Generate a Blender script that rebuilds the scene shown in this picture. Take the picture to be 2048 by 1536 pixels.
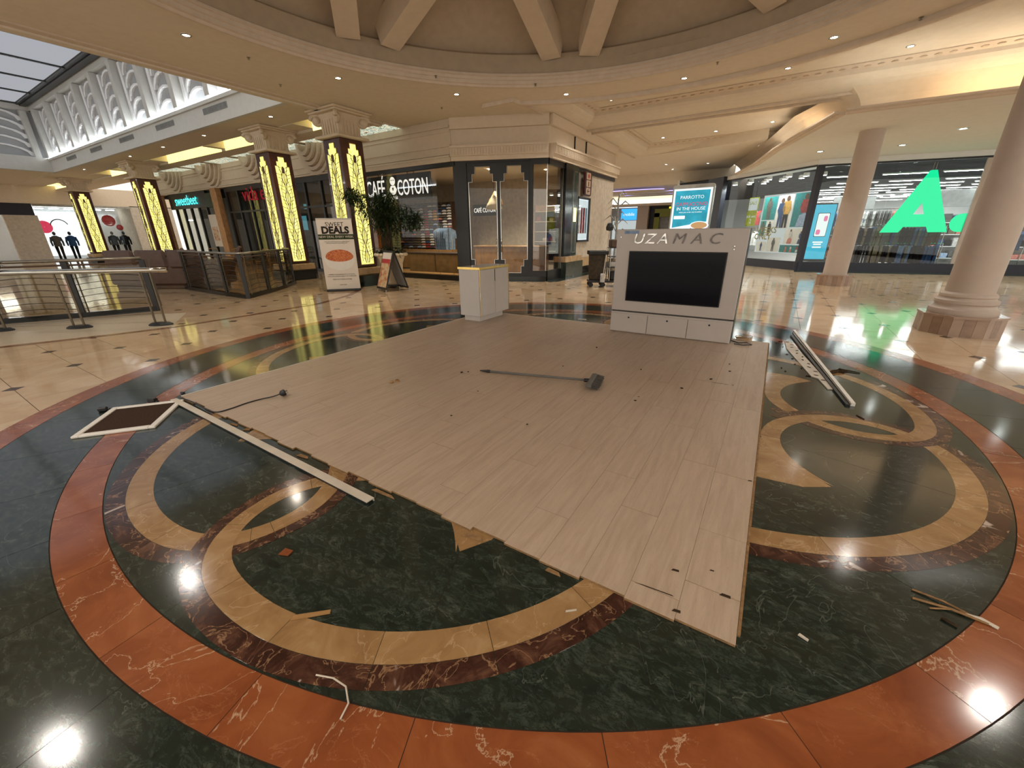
import bpy, bmesh, math, random
from mathutils import Vector, Matrix
random.seed(7)
D = bpy.data
for o in list(D.objects): D.objects.remove(o)
SC = bpy.context.scene
COL = SC.collection
R = math.radians
# ------------------------------------------------------------------ camera
CAM = Vector((2.2554, -4.0636, 1.55))
PIT, ROLL, FPX = 0.3616, 0.0102, 800.0
fh = Vector((-0.5344, 0.8453, 0)); rh = Vector((0.8453, 0.5344, 0)); up = Vector((0, 0, 1))
FW = fh * math.cos(PIT) - up * math.sin(PIT)
DN = -fh * math.sin(PIT) - up * math.cos(PIT)
cx = rh * math.cos(ROLL) + DN * math.sin(ROLL)
cy = rh * math.sin(ROLL) - DN * math.cos(ROLL)
cz = -FW
cam_d = D.cameras.new('camera'); cam = D.objects.new('camera', cam_d); COL.objects.link(cam)
cam.matrix_world = Matrix(((cx.x, cy.x, cz.x, CAM.x), (cx.y, cy.y, cz.y, CAM.y), (cx.z, cy.z, cz.z, CAM.z), (0, 0, 0, 1)))
cam_d.sensor_width = 36; cam_d.lens = FPX / 2048 * 36; cam_d.clip_start = .05; cam_d.clip_end = 200
SC.camera = cam
def inview(p, m=60):
    d = Vector(p) - CAM; w = d.dot(FW)
    if w < .1: return False
    x = 1024 + FPX * d.dot(cx) / w; y = 768 - FPX * d.dot(cy) / w
    return -m < x < 2048 + m and -m < y < 1536 + m
# ------------------------------------------------------------------ world, exposure
W = D.worlds.new('world'); SC.world = W; W.use_nodes = True
bg = W.node_tree.nodes['Background']; bg.inputs[0].default_value = (1.0, .93, .83, 1); bg.inputs[1].default_value = .62
SC.view_settings.view_transform = 'Standard'; SC.view_settings.look = 'None'
EXPO = 1.25; EK = 2 ** -EXPO
SC.view_settings.exposure = EXPO; SC.view_settings.gamma = 1; SC.view_settings.use_curve_mapping = False
DOWN_W = 62.0          # watts of a downlight
# ------------------------------------------------------------------ materials
M = {}
def nt(name):
    m = D.materials.new(name); m.use_nodes = True; M[name] = m
    t = m.node_tree; t.nodes.clear()
    out = t.nodes.new('ShaderNodeOutputMaterial')
    return m, t, out
def L(t, a, b): t.links.new(a, b)
def coords(t, scale=(1, 1, 1), rnd=True):
    tc = t.nodes.new('ShaderNodeTexCoord'); mp = t.nodes.new('ShaderNodeMapping'); mp.inputs['Scale'].default_value = scale
    L(t, tc.outputs['Object'], mp.inputs['Vector'])
    if rnd:
        oi = t.nodes.new('ShaderNodeObjectInfo'); mu = t.nodes.new('ShaderNodeMath'); mu.operation = 'MULTIPLY'; mu.inputs[1].default_value = 57.0
        L(t, oi.outputs['Random'], mu.inputs[0])
        cb = t.nodes.new('ShaderNodeCombineXYZ')
        for i in range(3): L(t, mu.outputs[0], cb.inputs[i])
        L(t, cb.outputs[0], mp.inputs['Location'])
    return mp.outputs[0]
def noise(t, vec, scale, detail=4, dist=0., rough=.5):
    n = t.nodes.new('ShaderNodeTexNoise'); L(t, vec, n.inputs['Vector'])
    n.inputs['Scale'].default_value = scale; n.inputs['Detail'].default_value = detail; n.inputs['Distortion'].default_value = dist; n.inputs['Roughness'].default_value = rough
    return n.outputs['Fac']
def ramp(t, fac, stops):
    r = t.nodes.new('ShaderNodeValToRGB'); e = r.color_ramp.elements
    while len(e) > 1: e.remove(e[0])
    e[0].position, e[0].color = stops[0][0], (*stops[0][1], 1)
    for p, c in stops[1:]: x = e.new(p); x.color = (*c, 1)
    L(t, fac, r.inputs['Fac']); return r.outputs['Color']
def ridge(t, fac, w=.02, c=.5):      # thin line where the noise crosses c
    a = t.nodes.new('ShaderNodeMath'); a.operation = 'SUBTRACT'; a.inputs[1].default_value = c; L(t, fac, a.inputs[0])
    b = t.nodes.new('ShaderNodeMath'); b.operation = 'ABSOLUTE'; L(t, a.outputs[0], b.inputs[0])
    d = t.nodes.new('ShaderNodeMapRange'); d.inputs[1].default_value = 0; d.inputs[2].default_value = w; d.inputs[3].default_value = 1; d.inputs[4].default_value = 0
    L(t, b.outputs[0], d.inputs[0]); return d.outputs[0]
def mix(t, fac, a, b, typ='MIX'):
    m = t.nodes.new('ShaderNodeMixRGB'); m.blend_type = typ
    for s, v in ((m.inputs[0], fac), (m.inputs[1], a), (m.inputs[2], b)):
        if isinstance(v, (int, float)): s.default_value = v
        elif isinstance(v, tuple): s.default_value = (*v, 1)
        else: L(t, v, s)
    return m.outputs[0]
def mathn(t, op, a, b):
    m = t.nodes.new('ShaderNodeMath'); m.operation = op
    for s, v in ((m.inputs[0], a), (m.inputs[1], b)):
        if isinstance(v, (int, float)): s.default_value = v
        else: L(t, v, s)
    return m.outputs[0]
def principled(t, out, col, rough=.5, metal=0., spec=.5, coat=0., bump=None, bstr=.1):
    p = t.nodes.new('ShaderNodeBsdfPrincipled'); L(t, p.outputs[0], out.inputs[0])
    if isinstance(col, tuple): p.inputs['Base Color'].default_value = (*col, 1)
    else: L(t, col, p.inputs['Base Color'])
    if isinstance(rough, (int, float)): p.inputs['Roughness'].default_value = rough
    else: L(t, rough, p.inputs['Roughness'])
    p.inputs['Metallic'].default_value = metal; p.inputs['Specular IOR Level'].default_value = spec; p.inputs['Coat Weight'].default_value = coat
    if bump is not None:
        b = t.nodes.new('ShaderNodeBump'); b.inputs['Strength'].default_value = bstr; b.inputs['Distance'].default_value = .01
        L(t, bump, b.inputs['Height']); L(t, b.outputs[0], p.inputs['Normal'])
    return p
def plain(name, col, rough=.5, metal=0., spec=.5, var=.12, scale=6., coat=0.):
    m, t, out = nt(name); v = coords(t, rnd=False); n = noise(t, v, scale, 5)
    c = ramp(t, n, [(.3, tuple(x * (1 - var) for x in col)), (.7, tuple(min(1, x * (1 + var)) for x in col))])
    principled(t, out, c, rough, metal, spec if rough < .6 else 0., coat); return m
def emis(name, col, s, var=0.):
    if s < 2.7: s *= EK * 1.1          # faces of screens, signs and panels: display-referred brightness
    m, t, out = nt(name); e = t.nodes.new('ShaderNodeEmission'); e.inputs[1].default_value = s; L(t, e.outputs[0], out.inputs[0])
    if var:
        v = coords(t, rnd=False); n = noise(t, v, 5, 4)
        c = ramp(t, n, [(.3, tuple(x * (1 - var) for x in col)), (.7, col)]); L(t, c, e.inputs[0])
    else: e.inputs[0].default_value = (*col, 1)
    return m
def glass(name, tint, gloss=.08, rough=.02):
    m, t, out = nt(name); tr = t.nodes.new('ShaderNodeBsdfTransparent'); tr.inputs[0].default_value = (*tint, 1)
    g = t.nodes.new('ShaderNodeBsdfGlossy'); g.inputs['Roughness'].default_value = rough
    f = t.nodes.new('ShaderNodeLayerWeight'); f.inputs[0].default_value = .5
    a = mathn(t, 'ADD', mathn(t, 'MULTIPLY', mathn(t, 'POWER', f.outputs['Facing'], 4.0), .7), gloss); mx = t.nodes.new('ShaderNodeMixShader'); L(t, a, mx.inputs[0]); L(t, tr.outputs[0], mx.inputs[1]); L(t, g.outputs[0], mx.inputs[2])
    L(t, mx.outputs[0], out.inputs[0]); return m
def green_marble():
    m, t, out = nt('green_marble'); v = coords(t, (1, 1.9, 1)); v2 = coords(t)
    n = noise(t, v, 11, 8, 1.0, .72); c = ramp(t, n, [(.32, (.005, .009, .007)), (.47, (.015, .026, .019)), (.57, (.038, .053, .040)), (.67, (.085, .10, .080)), (.76, (.15, .165, .135))])
    k = noise(t, v, 14, 6, 2.0, .6); c = mix(t, mathn(t, 'MULTIPLY', ridge(t, k, .03), .85), c, (.003, .005, .004))
    p = noise(t, v2, .9, 3, .5); c = mix(t, mathn(t, 'MULTIPLY', p, .55), c, (.012, .020, .015))
    w = noise(t, v2, 1.3, 5, 1.2, .55); c = mix(t, mathn(t, 'MULTIPLY', ridge(t, w, .0025), .30), c, (.22, .24, .20))
    principled(t, out, c, .11, 0, .75, 0)
def orange_marble():
    m, t, out = nt('orange_marble'); v = coords(t)
    n = noise(t, v, 2.6, 8, 1.0, .6); c = ramp(t, n, [(.25, (.17, .044, .015)), (.5, (.25, .072, .024)), (.66, (.31, .104, .037)), (.8, (.38, .175, .08))])
    w = noise(t, v, 1.0, 7, 1.6, .55); c = mix(t, mathn(t, 'MULTIPLY', ridge(t, w, .004), .6), c, (.62, .46, .30))
    w2 = noise(t, v, 3.5, 7, 2.0, .6); c = mix(t, mathn(t, 'MULTIPLY', ridge(t, w2, .008, .58), .25), c, (.50, .26, .12))
    principled(t, out, c, .12, 0, .7)
def tan_marble():
    m, t, out = nt('tan_marble'); v = coords(t)
    n = noise(t, v, 5, 8, 1.2, .6); c = ramp(t, n, [(.25, (.23, .125, .048)), (.55, (.33, .195, .085)), (.78, (.42, .28, .14))])
    w = noise(t, v, 3, 7, 1.6); c = mix(t, mathn(t, 'MULTIPLY', ridge(t, w, .012), .45), c, (.56, .40, .23))
    principled(t, out, c, .13, 0, .7)
def maroon_marble():
    m, t, out = nt('maroon_marble'); v = coords(t)
    n = noise(t, v, 6, 8, 1.6, .65); c = ramp(t, n, [(.25, (.018, .006, .005)), (.5, (.050, .019, .013)), (.68, (.13, .06, .035)), (.8, (.30, .20, .13))])
    w = noise(t, v, 5, 7, 2.0); c = mix(t, mathn(t, 'MULTIPLY', ridge(t, w, .014), .7), c, (.36, .21, .11))
    b = noise(t, v, 4.2, 3, 1.5); c = mix(t, ramp(t, b, [(.66, (0, 0, 0)), (.70, (.9, .9, .9))]), c, (.50, .42, .37))
    principled(t, out, c, .13, 0, .7)
def cream_marble():
    m, t, out = nt('cream_marble'); v = coords(t)
    n = noise(t, v, 2.0, 7, 1.0, .55); c = ramp(t, n, [(.28, (.47, .32, .185)), (.55, (.57, .415, .26)), (.75, (.64, .50, .34))])
    oi = t.nodes.new('ShaderNodeObjectInfo'); c = mix(t, .22, c, ramp(t, oi.outputs['Random'], [(0, (.42, .29, .17)), (1, (.66, .52, .36))]))
    w = noise(t, v, 2.3, 6, 2.0); c = mix(t, mathn(t, 'MULTIPLY', ridge(t, w, .008), .3), c, (.36, .23, .13))
    principled(t, out, c, .085, 0, .8)
def plank_mat():
    m, t, out = nt('laminate'); v = coords(t, (9, .8, 1)); v2 = coords(t, (1.6, .5, 1), rnd=False)
    n = noise(t, v, 3, 7, .6, .6); c = ramp(t, n, [(.28, (.38, .285, .205)), (.55, (.455, .35, .262)), (.78, (.50, .395, .30))])
    oi = t.nodes.new('ShaderNodeObjectInfo'); c = mix(t, .10, c, ramp(t, oi.outputs['Random'], [(0, (.36, .27, .19)), (1, (.52, .41, .31))]))
    g = noise(t, v, 9, 4, 1.5); c = mix(t, mathn(t, 'MULTIPLY', ridge(t, g, .02), .25), c, (.27, .18, .11))
    d = noise(t, v2, 1.2, 6, .5); rg = ramp(t, d, [(.35, (.42, .42, .42)), (.65, (.30, .30, .30))])
    principled(t, out, c, rg, 0, .35, bump=n, bstr=.05)
green_marble(); orange_marble(); tan_marble(); maroon_marble(); cream_marble(); plank_mat()
plain('grout', (.035, .027, .02), .6)
plain('inset_stone', (.055, .030, .018), .15)
plain('strip_stone', (.20, .095, .045), .15, var=.3)
plain('pale_granite', (.50, .42, .31), .3, var=.12, scale=40)
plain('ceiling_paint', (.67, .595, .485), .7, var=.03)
plain('ceiling_white', (.70, .68, .62), .7, var=.03)
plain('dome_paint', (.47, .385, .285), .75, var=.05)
plain('rib_paint', (.62, .52, .40), .7, var=.04)
plain('moulding', (.62, .53, .43), .6, var=.06)
plain('ornament', (.54, .45, .34), .6, var=.12, scale=25)
plain('stucco', (.66, .56, .435), .7, var=.03)
plain('well_grey', (.60, .60, .57), .7, var=.03)
plain('well_white', (.86, .87, .88), .6, var=.02)
plain('well_back', (.40, .41, .42), .7, var=.03)
plain('mahogany', (.070, .022, .012), .22, var=.3, scale=3, coat=.3)
plain('capital_stone', (.66, .56, .42), .6, var=.05)
plain('tan_stone', (.48, .33, .18), .2, var=.2)
plain('black_stone', (.008, .010, .010), .12, var=.3)
plain('green_stone', (.030, .045, .035), .14, var=.4)
plain('black_metal', (.008, .008, .008), .35)
plain('black_plastic', (.010, .010, .011), .45)
plain('dark_frame', (.018, .018, .018), .35)
plain('navy', (.008, .010, .022), .4)
plain('steel', (.55, .54, .50), .16, 1.0, var=.1)
plain('bronze', (.13, .105, .075), .3, 1.0, var=.2)
plain('dull_steel', (.30, .28, .24), .3, 1.0, var=.2)
plain('white_gloss', (.62, .585, .55), .12, 0, .5, var=.02)
plain('unit_white', (.56, .51, .475), .22, 0, .5, var=.02)
plain('brass', (.80, .56, .18), .25, 1.0, var=.15)
plain('pillar_plaster', (.50, .415, .35), .55, var=.03)
plain('pillar_stone', (.36, .25, .18), .15, var=.12)
plain('pillar_stone_dark', (.28, .185, .13), .15, var=.2)
plain('wood', (.36, .20, .075), .35, var=.25, scale=4)
plain('dark_wood', (.09, .05, .028), .4, var=.3, scale=4)
plain('brown_leather', (.10, .052, .035), .45, var=.2)
plain('oak_pillar', (.42, .22, .09), .5, var=.2)
plain('mat_brown', (.055, .036, .027), .85, var=.25, scale=90)
plain('white_plastic', (.75, .72, .66), .35, var=.03)
plain('strip_paint', (.58, .52, .43), .45, var=.12)
plain('mdf', (.26, .155, .075), .75, var=.25, scale=40)
plain('dust', (.05, .035, .022), .8, var=.4, scale=60)
plain('broom_grey', (.13, .125, .115), .45)
plain('bristle', (.10, .095, .085), .85, var=.3, scale=80)
plain('paper_white', (.72, .66, .58), .6, var=.02)
plain('print_dark', (.035, .032, .028), .6)
plain('print_green', (.040, .055, .025), .6)
plain('pot_white', (.70, .58, .40), .55, var=.08)
plain('leaf', (.016, .040, .012), .45, var=.5, scale=8)
plain('leaf_dark', (.010, .020, .008), .5, var=.5, scale=8)
plain('trunk', (.08, .05, .03), .7)
plain('soil', (.02, .012, .008), .9)
plain('bag_canvas', (.075, .062, .048), .75, var=.25, scale=14)
plain('shop_white', (.74, .76, .76), .6, var=.02)
plain('shop_grey', (.30, .31, .31), .6)
plain('shop_ceiling_dark', (.05, .055, .06), .8, var=.3, scale=2)
plain('shop_floor', (.60, .57, .53), .3)
plain('cafe_wall', (.50, .44, .36), .6)
plain('red_sign', (.45, .025, .03), .4)
plain('skin', (.36, .20, .13), .5)
def pasta():
    m, t, out = nt('pasta'); v = coords(t, rnd=False); n = noise(t, v, 26, 6, 1.5, .6)
    c = ramp(t, n, [(.3, (.30, .035, .012)), (.5, (.55, .13, .03)), (.62, (.70, .30, .10)), (.75, (.72, .50, .28))]); principled(t, out, c, .5)
pasta()
def poster_food():
    m, t, out = nt('poster_food'); v = coords(t, rnd=False); n = noise(t, v, 7, 5, 1.0)
    c = ramp(t, n, [(.3, (.62, .55, .42)), (.48, (.60, .42, .22)), (.6, (.50, .16, .07)), (.72, (.22, .10, .04))]); principled(t, out, c, .3)
poster_food()
M['strip_light'] = None
def art_glass(name, cols, s, sc=2.2):
    m, t, out = nt(name); v = coords(t, (1, 2.2, 1)); n = noise(t, v, sc, 3, 2.5)
    c = ramp(t, n, cols); e = t.nodes.new('ShaderNodeEmission'); e.inputs[1].default_value = s * EK * 1.1; L(t, c, e.inputs[0]); L(t, e.outputs[0], out.inputs[0])
def lamp_panel():
    m, t, out = nt('yellow_panel'); v = coords(t, (3, 3, 1), rnd=False); n = noise(t, v, 5, 4, .8)
    c = ramp(t, n, [(.3, (.78, .66, .13)), (.6, (.95, .86, .28))]); e = t.nodes.new('ShaderNodeEmission'); e.inputs[1].default_value = .62; L(t, c, e.inputs[0]); L(t, e.outputs[0], out.inputs[0])
lamp_panel()
art_glass('art_glass', [(.36, (.95, .88, .62)), (.45, (.90, .82, .52)), (.462, (.03, .03, .03)), (.49, (.04, .04, .04)), (.50, (.22, .42, .40)), (.55, (.35, .55, .50)), (.56, (.95, .9, .68)), (.63, (.95, .88, .6)), (.64, (.80, .26, .08)), (.7, (.05, .05, .05))], .9, 3.2)
emis('bulb', (1.0, .90, .74), 30)
emis('bulb_cool', (.92, 1.0, .95), 22)
emis('cove_yellow', (1.0, .84, .30), 2.6)
emis('cove_warm', (1.0, .70, .42), 7.5)
emis('cove_cream', (1.0, .86, .58), 1.2)
emis('cove_purple', (.42, .36, 1.0), 2.2)
emis('tube_white', (.95, 1.0, 1.0), 28.0)
emis('tube_day', (.92, .97, 1.0), 9)
emis('white_letter', (1.0, .93, .85), 1.0)
emis('cyan_letter', (.10, .95, .90), 1.6)
emis('red_letter', (.42, .02, .03), .55)
emis('screen_blue', (.16, .55, .72), 1.0, .2)
emis('screen_white', (.85, .95, 1.0), 1.0)
emis('blue_sign', (.05, .38, .85), 1.3)
emis('yellow_sign', (.95, .85, .02), 1.1)
emis('totem_blue', (.08, .52, .72), 1.05, .1)
emis('ad_teal', (.05, .42, .55), 1.0, .35)
emis('ad_white', (.85, .95, .95), 1.05)
emis('ad_red', (.75, .06, .12), .9)
emis('ad_brown', (.62, .36, .16), .9)
emis('ad_pink', (.9, .25, .45), .9)
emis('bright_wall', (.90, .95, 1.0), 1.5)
emis('shop_glow', (.85, .93, .92), .55)
emis('green_letter', (0.0, .86, .36), 1.1)
emis('skylight_glow', (.90, .93, 1.0), .40)
glass('glass', (.93, .94, .92), .03); glass('glass_dark', (.62, .62, .58), .06); glass('rail_glass', (.80, .76, .66), .05); glass('mirror_glass', (.72, .66, .56), .14)
for nm_ in ('bulb', 'bulb_cool', 'white_letter', 'cyan_letter', 'red_letter', 'screen_blue', 'screen_white', 'blue_sign', 'yellow_sign', 'totem_blue', 'ad_teal', 'ad_white', 'ad_red', 'ad_brown', 'ad_pink', 'shop_glow', 'art_glass', 'cove_cream', 'green_letter'): M[nm_].cycles.emission_sampling = 'NONE'
m, t, out = nt('screen_black'); v = coords(t, rnd=False); n = noise(t, v, 1.2, 2); principled(t, out, ramp(t, n, [(.3, (.0015, .002, .004)), (.7, (.003, .004, .008))]), .08, 0, .12)
m, t, out = nt('acrylic'); v = coords(t, rnd=False); n = noise(t, v, 14, 3); principled(t, out, ramp(t, n, [(.4, (.30, .29, .27)), (.6, (.75, .72, .66))]), .06, .85)
m, t, out = nt('adhesive'); v = coords(t, rnd=False); n = noise(t, v, 20, 3); principled(t, out, ramp(t, n, [(.4, (.16, .14, .13)), (.6, (.26, .23, .21))]), .35)
def cloth(name, col): return plain(name, col, .8, var=.25, scale=18)
for nm, c in dict(cl_black=(.012, .012, .014), cl_grey=(.10, .10, .10), cl_blue=(.03, .07, .18), cl_khaki=(.16, .13, .09), cl_white=(.6, .6, .6), cl_red=(.30, .04, .04), cl_sky=(.30, .42, .62), cl_orange=(.62, .22, .04), cl_purple=(.09, .07, .12), cl_teal=(.02, .22, .24), cl_yellow=(.55, .32, .08), cl_lime=(.42, .55, .03), cl_pink=(.55, .20, .16), cl_denim=(.10, .16, .30), cl_brown=(.11, .06, .04)).items(): cloth(nm, c)
# ------------------------------------------------------------------ geometry helpers
class MB:
    def __init__(s): s.v = []; s.f = []
    def add(s, vs, fs):
        n = len(s.v); s.v += [tuple(x) for x in vs]; s.f += [tuple(i + n for i in f) for f in fs]; return s
    def box(s, x0, x1, y0, y1, z0, z1, rz=0, c=None):
        vs = [(x, y, z) for z in (z0, z1) for x, y in ((x0, y0), (x1, y0), (x1, y1), (x0, y1))]
        if rz:
            cc = c or ((x0 + x1) / 2, (y0 + y1) / 2); ca, sa = math.cos(rz), math.sin(rz)
            vs = [(cc[0] + (x - cc[0]) * ca - (y - cc[1]) * sa, cc[1] + (x - cc[0]) * sa + (y - cc[1]) * ca, z) for x, y, z in vs]
        return s.add(vs, [(3, 2, 1, 0), (4, 5, 6, 7), (0, 1, 5, 4), (1, 2, 6, 5), (2, 3, 7, 6), (3, 0, 4, 7)])
    def bbox(s, x0, x1, y0, y1, z0, z1, b=.01):      # box with chamfered edges
        def rect(i, z): return [(x0 + i, y0 + i, z), (x1 - i, y0 + i, z), (x1 - i, y1 - i, z), (x0 + i, y1 - i, z)]
        def oct_(i, z): return [(x0 + b, y0 + i, z), (x1 - b, y0 + i, z), (x1 - i, y0 + b, z), (x1 - i, y1 - b, z), (x1 - b, y1 - i, z), (x0 + b, y1 - i, z), (x0 + i, y1 - b, z), (x0 + i, y0 + b, z)]
        rings = [oct_(b, z0), oct_(0, z0 + b), oct_(0, z1 - b), oct_(b, z1)]
        # inner rings collapse to chamfer look
        rings[0] = [(min(max(x, x0 + b), x1 - b), min(max(y, y0 + b), y1 - b), z) for x, y, z in rings[0]]
        rings[3] = [(min(max(x, x0 + b), x1 - b), min(max(y, y0 + b), y1 - b), z) for x, y, z in rings[3]]
        vs = sum(rings, []); fs = [tuple(reversed(range(8))), tuple(range(24, 32))]
        for k in range(3):
            for i in range(8): j = (i + 1) % 8; fs.append((k * 8 + i, k * 8 + j, k * 8 + 8 + j, k * 8 + 8 + i))
        return s.add(vs, fs)
    def prism(s, poly, z0, z1):
        n = len(poly); ar = sum(poly[i][0] * poly[(i + 1) % n][1] - poly[(i + 1) % n][0] * poly[i][1] for i in range(n))
        if ar < 0: poly = poly[::-1]
        vs = [(x, y, z0) for x, y in poly] + [(x, y, z1) for x, y in poly]
        fs = [tuple(reversed(range(n))), tuple(range(n, 2 * n))] + [(i, (i + 1) % n, n + (i + 1) % n, n + i) for i in range(n)]
        return s.add(vs, fs)
    def vprism(s, poly, o, d, th):    # polygon in a vertical plane: poly (t,z), origin o(x,y), unit dir d, thickness th along normal (d rotated -90)
        n = len(poly); ar = sum(poly[i][0] * poly[(i + 1) % n][1] - poly[(i + 1) % n][0] * poly[i][1] for i in range(n))
        if ar < 0: poly = poly[::-1]
        nx, ny = d[1], -d[0]
        A = [(o[0] + d[0] * t_, o[1] + d[1] * t_, z) for t_, z in poly]
        vs = [(x + nx * th, y + ny * th, z) for x, y, z in A] + A
        fs = [tuple(range(n)), tuple(reversed(range(n, 2 * n)))] + [(i, n + i, n + (i + 1) % n, (i + 1) % n) for i in range(n)]
        return s.add(vs, fs)
    def tube(s, pts, r, n=8, cap=True):
        pts = [Vector(p) for p in pts]; rs = r if isinstance(r, (list, tuple)) else [r] * len(pts); rings = []; prev = None
        for i, p in enumerate(pts):
            tg = (pts[min(i + 1, len(pts) - 1)] - pts[max(i - 1, 0)]).normalized()
            ref = Vector((0, 0, 1)) if abs(tg.z) < .9 else Vector((1, 0, 0))
            a = tg.cross(ref).normalized() if prev is None else (prev - tg * prev.dot(tg)).normalized()
            prev = a; b = tg.cross(a)
            rings.append([p + (a * math.cos(2 * math.pi * k / n) + b * math.sin(2 * math.pi * k / n)) * rs[i] for k in range(n)])
        vs = [q for rg in rings for q in rg]; fs = []
        for i in range(len(pts) - 1):
            for k in range(n): j = (k + 1) % n; fs.append((i * n + k, i * n + j, (i + 1) * n + j, (i + 1) * n + k))
        if cap: fs += [tuple(reversed(range(n))), tuple(range((len(pts) - 1) * n, len(pts) * n))]
        return s.add(vs, fs)
    def lathe(s, prof, c=(0, 0), n=32, a0=0, a1=2 * math.pi, cap=True):
        full = abs(a1 - a0 - 2 * math.pi) < 1e-6; m = n if full else n + 1; vs = []
        for r, z in prof:
            for k in range(m): a = a0 + (a1 - a0) * k / n; vs.append((c[0] + r * math.cos(a), c[1] + r * math.sin(a), z))
        fs = []
        for i in range(len(prof) - 1):
            for k in range(n): j = (k + 1) % m; fs.append((i * m + k, i * m + j, (i + 1) * m + j, (i + 1) * m + k))
        if cap and full: fs += [tuple(reversed(range(m))), tuple(range((len(prof) - 1) * m, len(prof) * m))]
        return s.add(vs, fs)
    def ball(s, c, rx, ry, rz, n=10, m=6):
        vs = [(c[0], c[1], c[2] - rz)]
        for i in range(1, m):
            ph = -math.pi / 2 + math.pi * i / m
            for k in range(n): a = 2 * math.pi * k / n; vs.append((c[0] + rx * math.cos(ph) * math.cos(a), c[1] + ry * math.cos(ph) * math.sin(a), c[2] + rz * math.sin(ph)))
        vs.append((c[0], c[1], c[2] + rz)); fs = [(0, 1 + (k + 1) % n, 1 + k) for k in range(n)]
        for i in range(m - 2):
            for k in range(n): j = (k + 1) % n; fs.append((1 + i * n + k, 1 + i * n + j, 1 + (i + 1) * n + j, 1 + (i + 1) * n + k))
        b = 1 + (m - 2) * n; fs += [(b + k, b + (k + 1) % n, len(vs) - 1) for k in range(n)]
        return s.add(vs, fs)
    def quad(s, a, b, c, d): return s.add([a, b, c, d], [(0, 1, 2, 3)])
    def mesh(s, name):
        me = D.meshes.new(name); me.from_pydata(s.v, [], s.f); me.update(); return me
    def build(s, name, mat, parent=None, smooth=False, loc=None, rz=0):
        me = s.mesh(name); me.materials.append(M[mat])
        if smooth:
            for p in me.polygons: p.use_smooth = True
        o = D.objects.new(name, me); COL.objects.link(o)
        if parent: o.parent = parent
        if loc: o.location = loc
        if rz: o.rotation_euler[2] = rz
        return o
def smooth_by_angle(o, ang=40):
    me = o.data
    for p in me.polygons: p.use_smooth = True
    bm = bmesh.new(); bm.from_mesh(me)
    for e in bm.edges:
        if len(e.link_faces) == 2 and e.calc_face_angle(0) > R(ang): e.smooth = False
    bm.to_mesh(me); bm.free(); return o
def tag(o, label, cat, group=None):
    o['label'] = label; o['category'] = cat
    if group: o['group'] = group
    return o
def thing(name, label, cat, loc=(0, 0, 0), rz=0, group=None):
    o = D.objects.new(name, None); COL.objects.link(o); o.location = loc; o.rotation_euler = (0, 0, rz); o.empty_display_size = .1
    return tag(o, label, cat, group)
def struct(o): o['kind'] = 'structure'; return o
def stuff(o): o['kind'] = 'stuff'; return o
def sempty(name, loc=(0, 0, 0)):
    o = D.objects.new(name, None); COL.objects.link(o); o.location = loc; return struct(o)
def text(name, body, size, loc, rz, mat, parent=None, ext=.008, align='CENTER', sx=1.0, rx=90, shear=0., bold=0.):
    cu = D.curves.new(name, 'FONT'); cu.body = body; cu.size = size; cu.extrude = ext; cu.align_x = align; cu.align_y = 'CENTER'; cu.shear = shear; cu.offset = bold; cu.resolution_u = 3
    tmp = D.objects.new(name, cu); COL.objects.link(tmp)
    bpy.context.view_layer.update()
    me = D.meshes.new_from_object(tmp.evaluated_get(bpy.context.evaluated_depsgraph_get())); D.objects.remove(tmp); D.curves.remove(cu)
    me.materials.clear(); me.materials.append(M[mat]); me.name = name
    o = D.objects.new(name, me); COL.objects.link(o); o.location = loc; o.rotation_euler = (R(rx), 0, rz); o.scale = (sx, 1, 1)
    if parent: o.parent = parent
    return o
def dup(root, loc=None, rz=None, label=None):
    def cp(o, par):
        c = o.copy(); COL.objects.link(c); c.parent = par
        for ch in list(o.children): cp(ch, c)
        return c
    kids = list(root.children); r = root.copy(); COL.objects.link(r)
    for ch in kids: cp(ch, r)
    if loc: r.location = loc
    if rz is not None: r.rotation_euler[2] = rz
    if label: r['label'] = label
    return r
_u = ['', 'first', 'second', 'third', 'fourth', 'fifth', 'sixth', 'seventh', 'eighth', 'ninth', 'tenth', 'eleventh', 'twelfth', 'thirteenth', 'fourteenth', 'fifteenth', 'sixteenth', 'seventeenth', 'eighteenth', 'nineteenth']
def ordw(n): return _u[n] if n < 20 else ('twentieth', 'thirtieth', 'fortieth', 'fiftieth')[n // 10 - 2] if n % 10 == 0 else ('twenty', 'thirty', 'forty', 'fifty')[n // 10 - 2] + '-' + _u[n % 10]
ORD = [ordw(n) for n in range(1, 60)]
def pol(r, deg): return (r * math.cos(R(deg)), r * math.sin(R(deg)))
#SECTION_FLOOR
# ================================================================== FLOOR
floor = MB().box(-46, 16, -14, 40, -.06, -.006).build('floor', 'grout'); struct(floor)
TS = .6155; A0, B0 = -6.40, -2.905        # tile lattice in plan
TOPZ = 0.0
def dist_cam(x, y): return math.hypot(x - CAM.x, y - CAM.y)
tiles = []
for i in range(-66, 30):
    for j in range(-18, 62):
        x0, y0 = A0 + i * TS, B0 + j * TS; c_ = (x0 + TS / 2, y0 + TS / 2)
        if math.hypot(*c_) < 4.35: continue
        if c_[0] < -45.5 or c_[0] > 15.5 or c_[1] > 39 or c_[1] < -13.5: continue
        tiles.append((dist_cam(*c_), x0, y0, inview((c_[0], c_[1], 0), 40)))
tiles.sort()
g = .0025
base_tile = MB().box(g, TS - g, g, TS - g, -.005, 0).mesh('tile'); base_tile.materials.append(M['cream_marble'])
rest = MB(); n_ = 0
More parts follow.
